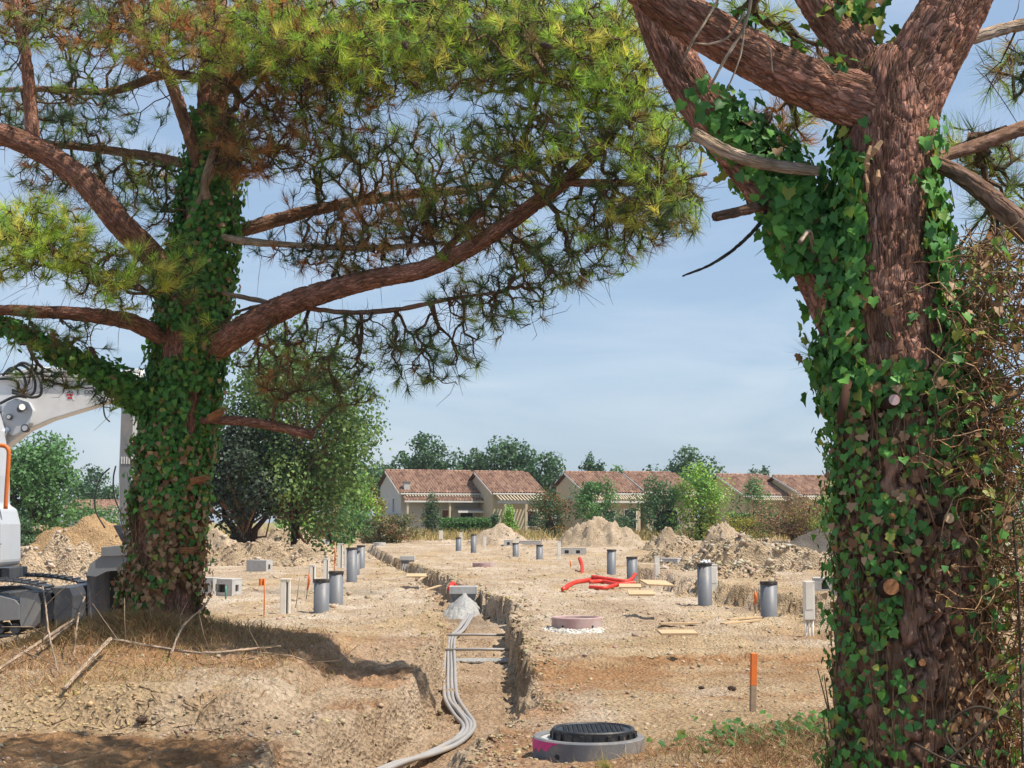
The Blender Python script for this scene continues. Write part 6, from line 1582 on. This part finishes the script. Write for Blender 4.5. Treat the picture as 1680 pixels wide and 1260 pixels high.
# ------------------------------------------------------------------ excavator
def excavator():
    Y = 24.0; s = mpp(Y); o0 = np.array((P(20, 1040, Y)[0], Y, 0.0))
    t = thing('excavator', 'white and grey tracked excavator standing behind the left pine', 'excavator', o0)
    WHITE = paint('white_machine_paint', (0.82, 0.81, 0.79), 0.4, 0.04, 2, (0.5, 0.43, 0.34), 0.3)
    GREY = paint('grey_machine_paint', (0.22, 0.225, 0.23), 0.5, 0.08, 3, (0.42, 0.35, 0.27), 0.5)
    DARK = paint('dark_machine_paint', (0.045, 0.05, 0.06), 0.55, 0.15, 4, (0.3, 0.25, 0.19), 0.25)
    PALE = paint('pale_grey_panel', (0.48, 0.51, 0.55), 0.4, 0.04, 3, (0.5, 0.43, 0.34), 0.25)
    STEEL = paint('polished_rod', (0.6, 0.62, 0.66), 0.2, 0.05, 5, metal=0.9)
    RUB = paint('black_hose', (0.03, 0.03, 0.032), 0.5, 0.2, 10)
    BLUE = paint('bucket_steel', (0.085, 0.09, 0.105), 0.45, 0.2, 5, (0.3, 0.25, 0.2), 0.5, metal=0.3)
    REDP = paint('red_emblem', (0.6, 0.04, 0.05), 0.5, 0.05)
    def q(px, py, dy=0.0): v = P(px, py, Y + dy); return (v[0] - o0[0], v[1] - o0[1], v[2] - o0[2])
    def prism(name, pts, y0, y1, mat, bevel=0.01, parent=None):
        pp = [(q(a, b)[0], q(a, b)[2]) for a, b in pts]
        return MB().prism(pp, (y0, y1), 'y').build(name, mat, parent or t, bevel=bevel)
    # two track assemblies; the near one shows
    for k, y0 in enumerate((-0.32, 1.55)):
        fr = prism('track_frame', [(-190, 975), (-20, 968), (34, 982), (42, 990), (42, 1015), (-20, 1018), (-190, 1018)], y0 + 0.02, y0 + 0.4, GREY)
        prism('idler_guard', [(42, 975), (52, 968), (72, 972), (76, 985), (76, 1018), (66, 1028), (44, 1028), (42, 1018)], y0 + 0.03, y0 + 0.38, GREY, parent=fr)
        path = [(-200, 955), (-120, 952), (0, 951), (60, 957), (84, 965), (96, 985), (96, 1010), (84, 1030), (60, 1039), (0, 1041), (-120, 1041), (-200, 1040), (-222, 1020), (-226, 995), (-218, 968)]
        w = spline([np.array(q(*p)) for p in path + path[:1]], 10); L = np.concatenate([[0], np.cumsum(np.linalg.norm(np.diff(w, axis=0), axis=1))]); n = 58
        shoe = MB().box((0, 0, 0), (0.115, 0.46, 0.03)).box((0.0, 0, 0.028), (0.02, 0.46, 0.035)).mesh('track_shoe', DARK)
        for i in range(n):
            u = L[-1] * i / n; p = np.array([np.interp(u, L, w[:, c]) for c in range(3)]); p2 = np.array([np.interp((u + 0.05) % L[-1], L, w[:, c]) for c in range(3)]); d = p2 - p
            o = link('track_shoe', shoe, fr); o.location = (p[0], y0 + 0.22, p[2]); o.rotation_euler = (0, -math.atan2(d[2], d[0]), 0)
        for px in (-150, -110, -70, -30, 8, 34):
            v = q(px, 1029); MB().tube([(v[0], y0 + 0.05, v[2]), (v[0], y0 + 0.4, v[2])], 0.085, 16).build('roller', DARK, fr)
        for px, py, r in ((72, 998, 0.27), (-200, 998, 0.3)):
            v = q(px, py); MB().tube([(v[0], y0 + 0.08, v[2]), (v[0], y0 + 0.36, v[2])], r, 24).build('idler_wheel', DARK, fr)
        v = q(4, 1003); MB().tube([(v[0], y0 + 0.0, v[2]), (v[0], y0 + 0.03, v[2])], 0.035, 12).build('grease_port', HOLE, fr)
    MB().box((q(-80, 990)[0], 0.95, 0.5), (1.6, 1.0, 0.35)).build('undercarriage', DARK, t, bevel=0.02)
    # dozer blade in front of the tracks
    bl = prism('blade', [(96, 962), (128, 962), (133, 975), (132, 1000), (134, 1028), (104, 1028), (101, 1000), (104, 975)], -0.45, 2.1, DARK)
    MB().box((q(84, 1000)[0], 0.3, q(84, 1005)[2]), (0.6, 0.14, 0.14)).build('blade_arm', DARK, t)
    # upper structure: engine cover, cab with orange rail
    prism('slew_ring', [(-170, 952), (-8, 952), (-8, 934), (-170, 934)], 0.3, 1.6, DARK)
    prism('engine_cover', [(-330, 935), (-80, 935), (-80, 780), (-110, 760), (-310, 765), (-335, 800)], -0.35, 2.2, PALE, 0.05)
    cab = prism('cab', [(-80, 930), (8, 930), (14, 922), (14, 860), (8, 835), (-4, 828), (-4, 780), (-12, 700), (-24, 660), (-80, 656)], -0.35, 0.62, PALE, 0.04)
    MB().prism([(q(a, b)[0], q(a, b)[2]) for a, b in [(-74, 822), (-10, 822), (-10, 784), (-18, 706), (-28, 668), (-74, 665)]], (-0.365, -0.352), 'y').build('side_window', PANE, cab)
    MB().box((q(4, 892)[0], -0.354, q(4, 892)[2]), (0.22, 0.012, 0.012)).build('panel_seam', DARK, cab)
    rail = MB().tube(spline([np.array(q(a, b, -0.3)) for a, b in [(-18, 732), (4, 731), (13, 737), (14, 752), (11, 800), (9, 835)]], 6), 0.035, 10).build('handrail', ORANGE, t, True)
    # boom, white, with its lower edge sweeping up
    boom = prism('boom', [(-160, 850), (-110, 700), (-40, 612), (30, 592), (210, 606), (214, 634), (160, 652), (58, 683), (20, 700), (-60, 760), (-95, 850)], 0.78, 1.12, WHITE, 0.02)
    prism('boom_knuckle', [(-20, 660), (4, 648), (26, 655), (33, 668), (30, 690), (18, 705), (0, 712), (-20, 700)], 0.62, 0.79, PALE, 0.02, boom)
    for px, py, r in ((22, 699, 0.07), (-5, 680, 0.05)):
        v = q(px, py); MB().tube([(v[0], 0.56, v[2]), (v[0], 0.64, v[2])], r, 18).build('pin', DARK, boom); MB().tube([(v[0], 0.545, v[2]), (v[0], 0.565, v[2])], r * 0.65, 18).build('pin_cap', PALE, boom)
    lamp = MB().tube([np.array(q(32, 672, 0.62)), np.array(q(36, 668, 0.5))], [0.05, 0.065], 16).build('work_lamp', DARK, boom, True)
    MB().tube([np.array(q(36, 668, 0.5)), np.array(q(36.3, 667.7, 0.49))], 0.054, 16).build('lens', paint('lamp_lens', (0.75, 0.74, 0.7), 0.1, 0.02), lamp)
    # boom cylinder and rod on the left
    MB().tube([q(-70, 850, 0.6), q(-10, 735, 0.6)], 0.085, 16).build('boom_cylinder', PALE, t, True)
    MB().tube([q(-10, 735, 0.6), q(14, 702, 0.6)], 0.045, 14).build('cylinder_rod', STEEL, t, True)
    # hoses looping over the knuckle
    for i, pts in enumerate([[(16, 612), (34, 596), (50, 600), (62, 616), (68, 632), (66, 648), (52, 652), (38, 648), (20, 652)], [(10, 614), (28, 600), (42, 602), (54, 616), (58, 632), (54, 646), (40, 648), (20, 644)], [(4, 616), (18, 604), (32, 608), (40, 620), (42, 632), (36, 642), (20, 640)], [(0, 662), (16, 654), (30, 650), (44, 652)], [(-5, 622), (18, 622), (30, 630), (28, 645)], [(0, 676), (8, 688), (20, 690), (30, 682), (30, 668)]]):
        MB().tube(spline([np.array(q(a, b, 0.55 + 0.03 * i)) for a, b in pts], 6), 0.024, 9).build('hose', RUB, boom, True)
    for z in (610, 617):
        MB().tube([q(-30, z + 5, 0.74), q(80, z, 0.74), q(205, z + 4, 0.74)], 0.018, 8).build('hydraulic_pipe', GREY, boom, True)
    # emblem and lettering on the side of the boom
    v = q(91, 643, 0)
    em = MB(); 
    for dz, w in ((0.02, 0.11), (-0.035, 0.07)): em.box((v[0], 0.777, v[2] + dz), (w, 0.006, 0.03))
    em.build('emblem', REDP, boom)
    EL = MB(); z = v[2] + 0.05
    EL.tube([(v[0] - 0.05, 0.776, z), (v[0], 0.774, z + 0.03), (v[0] + 0.05, 0.776, z)], 0.008, 6)
    EL.build('emblem_top', DARK, boom)
    for i, ch in enumerate('E COMP'):
        if ch == ' ': continue
        cu = bpy.data.curves.new('letter', 'FONT'); cu.body = ch; cu.size = 0.1; cu.extrude = 0.002; cu.align_x = 'CENTER'
        o = bpy.data.objects.new('tmp', cu); COL.objects.link(o); dg = bpy.context.evaluated_depsgraph_get(); me = bpy.data.meshes.new_from_object(o.evaluated_get(dg)); bpy.data.objects.remove(o)
        me.materials.clear(); me.materials.append(DARK); l = link('letter', me, boom); u = q(105 + i * 7, 640); l.location = (u[0], 0.775, u[2]); l.rotation_euler = (math.pi / 2, 0, 0)
    # dipper arm coming down in front of the trunk
    dip = prism('dipper', [(176, 600), (210, 596), (213, 640), (208, 760), (203, 860), (174, 860), (173, 770), (178, 650)], 0.8, 1.1, WHITE, 0.015)
    prism('dipper_side_plate', [(179, 640), (199, 640), (196, 750), (193, 855), (176, 855), (176, 760)], 0.785, 0.802, GREY, 0.004, dip)
    for i in range(5): MB().box((q(179 + i * 4.2, 752)[0], 0.78, q(0, 752)[2]), (0.018, 0.012, 0.12)).build('weld_strip', WHITE, dip)
    for pts in ([(176, 640), (170, 660), (172, 682), (180, 692)], [(190, 764), (186, 785), (188, 815), (200, 846)], [(180, 768), (166, 782), (157, 808), (157, 838), (172, 866)]):
        MB().tube(spline([np.array(q(a, b, 0.7)) for a, b in pts], 6), 0.014, 8).build('hose', RUB, dip, True)
    # linkage and bucket
    lk = prism('linkage', [(166, 862), (206, 858), (214, 880), (204, 905), (190, 906), (178, 885)], 0.7, 1.2, DARK, 0.015)
    v = q(190, 872); MB().tube([(v[0], 0.64, v[2]), (v[0], 1.26, v[2])], 0.06, 14).build('pin', GREY, lk)
    # open bucket shell seen from its side and mouth
    prof = [(205, 905), (160, 912), (140, 926), (134, 945), (136, 1015), (139, 1030), (205, 1030)]
    pp = [(q(a, b)[0], q(a, b)[2]) for a, b in prof]
    m = MB(); n = len(pp); y0, y1 = 0.25, 1.55; th = 0.035
    def strip(i):
        a, b = np.array(pp[i]), np.array(pp[i + 1]); d = (b - a) / np.linalg.norm(b - a); nn = np.array((-d[1], d[0])) * th
        return [a, b, b + nn, a + nn]
    bk = MB()
    for i in range(1, n - 2): bk.prism([tuple(v) for v in strip(i)][::-1], (y0 + 0.03, y1 - 0.03), 'y')
    shell = bk.build('bucket_shell', BLUE, t)
    MB().prism([pp[0], pp[1], pp[2], pp[3], (pp[3][0] + 0.16, pp[3][1] - 0.02), (pp[2][0] + 0.28, pp[2][1] - 0.12), (pp[0][0], pp[0][1] - 0.3)][::-1], (y0, y0 + 0.028), 'y').build('bucket_cheek', GREY, t)
    prism('shaded_bucket_side', [(205, 906), (160, 913), (141, 927), (135, 946), (137, 1014), (140, 1029), (205, 1029)], y1, y1 + 0.03, HOLE, 0)  # far side painted near black as the shade inside the bucket
    prism('bucket_top', [(160, 898), (208, 893), (208, 912), (160, 914)], y0 - 0.04, y1 + 0.06, GREY, 0.01)
    prism('bucket_lip', [(139, 1024), (208, 1024), (208, 1032), (139, 1032)], y0 - 0.03, y0 + 0.25, paint('blue_lip', (0.07, 0.13, 0.3), 0.4), 0.008)
    ho = MB()
    for i in range(9):
        a = -1.0 + i * 0.26; v = q(150 + 22 * math.cos(a) , 975 + 34 * -math.sin(a)); ho.box((v[0], y1 - 0.035, v[2]), (0.05, 0.01, 0.03), M=Matrix.Rotation(a, 3, 'Y'))
    for i in range(9): pass
    ho.build('white_dot_row', TRIM, t)  # small white boxes along the inner curve of the bucket
excavator()
# ------------------------------------------------------------------ summer haze
hz = MB().box((0, 590, 7.5), (1440, 1240, 24)).build('haze', None)
hm = bpy.data.materials.new('haze_air'); hm.use_nodes = True; hm.node_tree.nodes.clear()
ho = hm.node_tree.nodes.new('ShaderNodeOutputMaterial'); hv = hm.node_tree.nodes.new('ShaderNodeVolumePrincipled')
hv.inputs['Color'].default_value = (0.86, 0.92, 1.0, 1); hv.inputs['Density'].default_value = 0.0002; hv.inputs['Anisotropy'].default_value = 0.2
hm.node_tree.links.new(hv.outputs[0], ho.inputs['Volume']); hz.data.materials.append(hm)
tag(hz, kind='stuff')
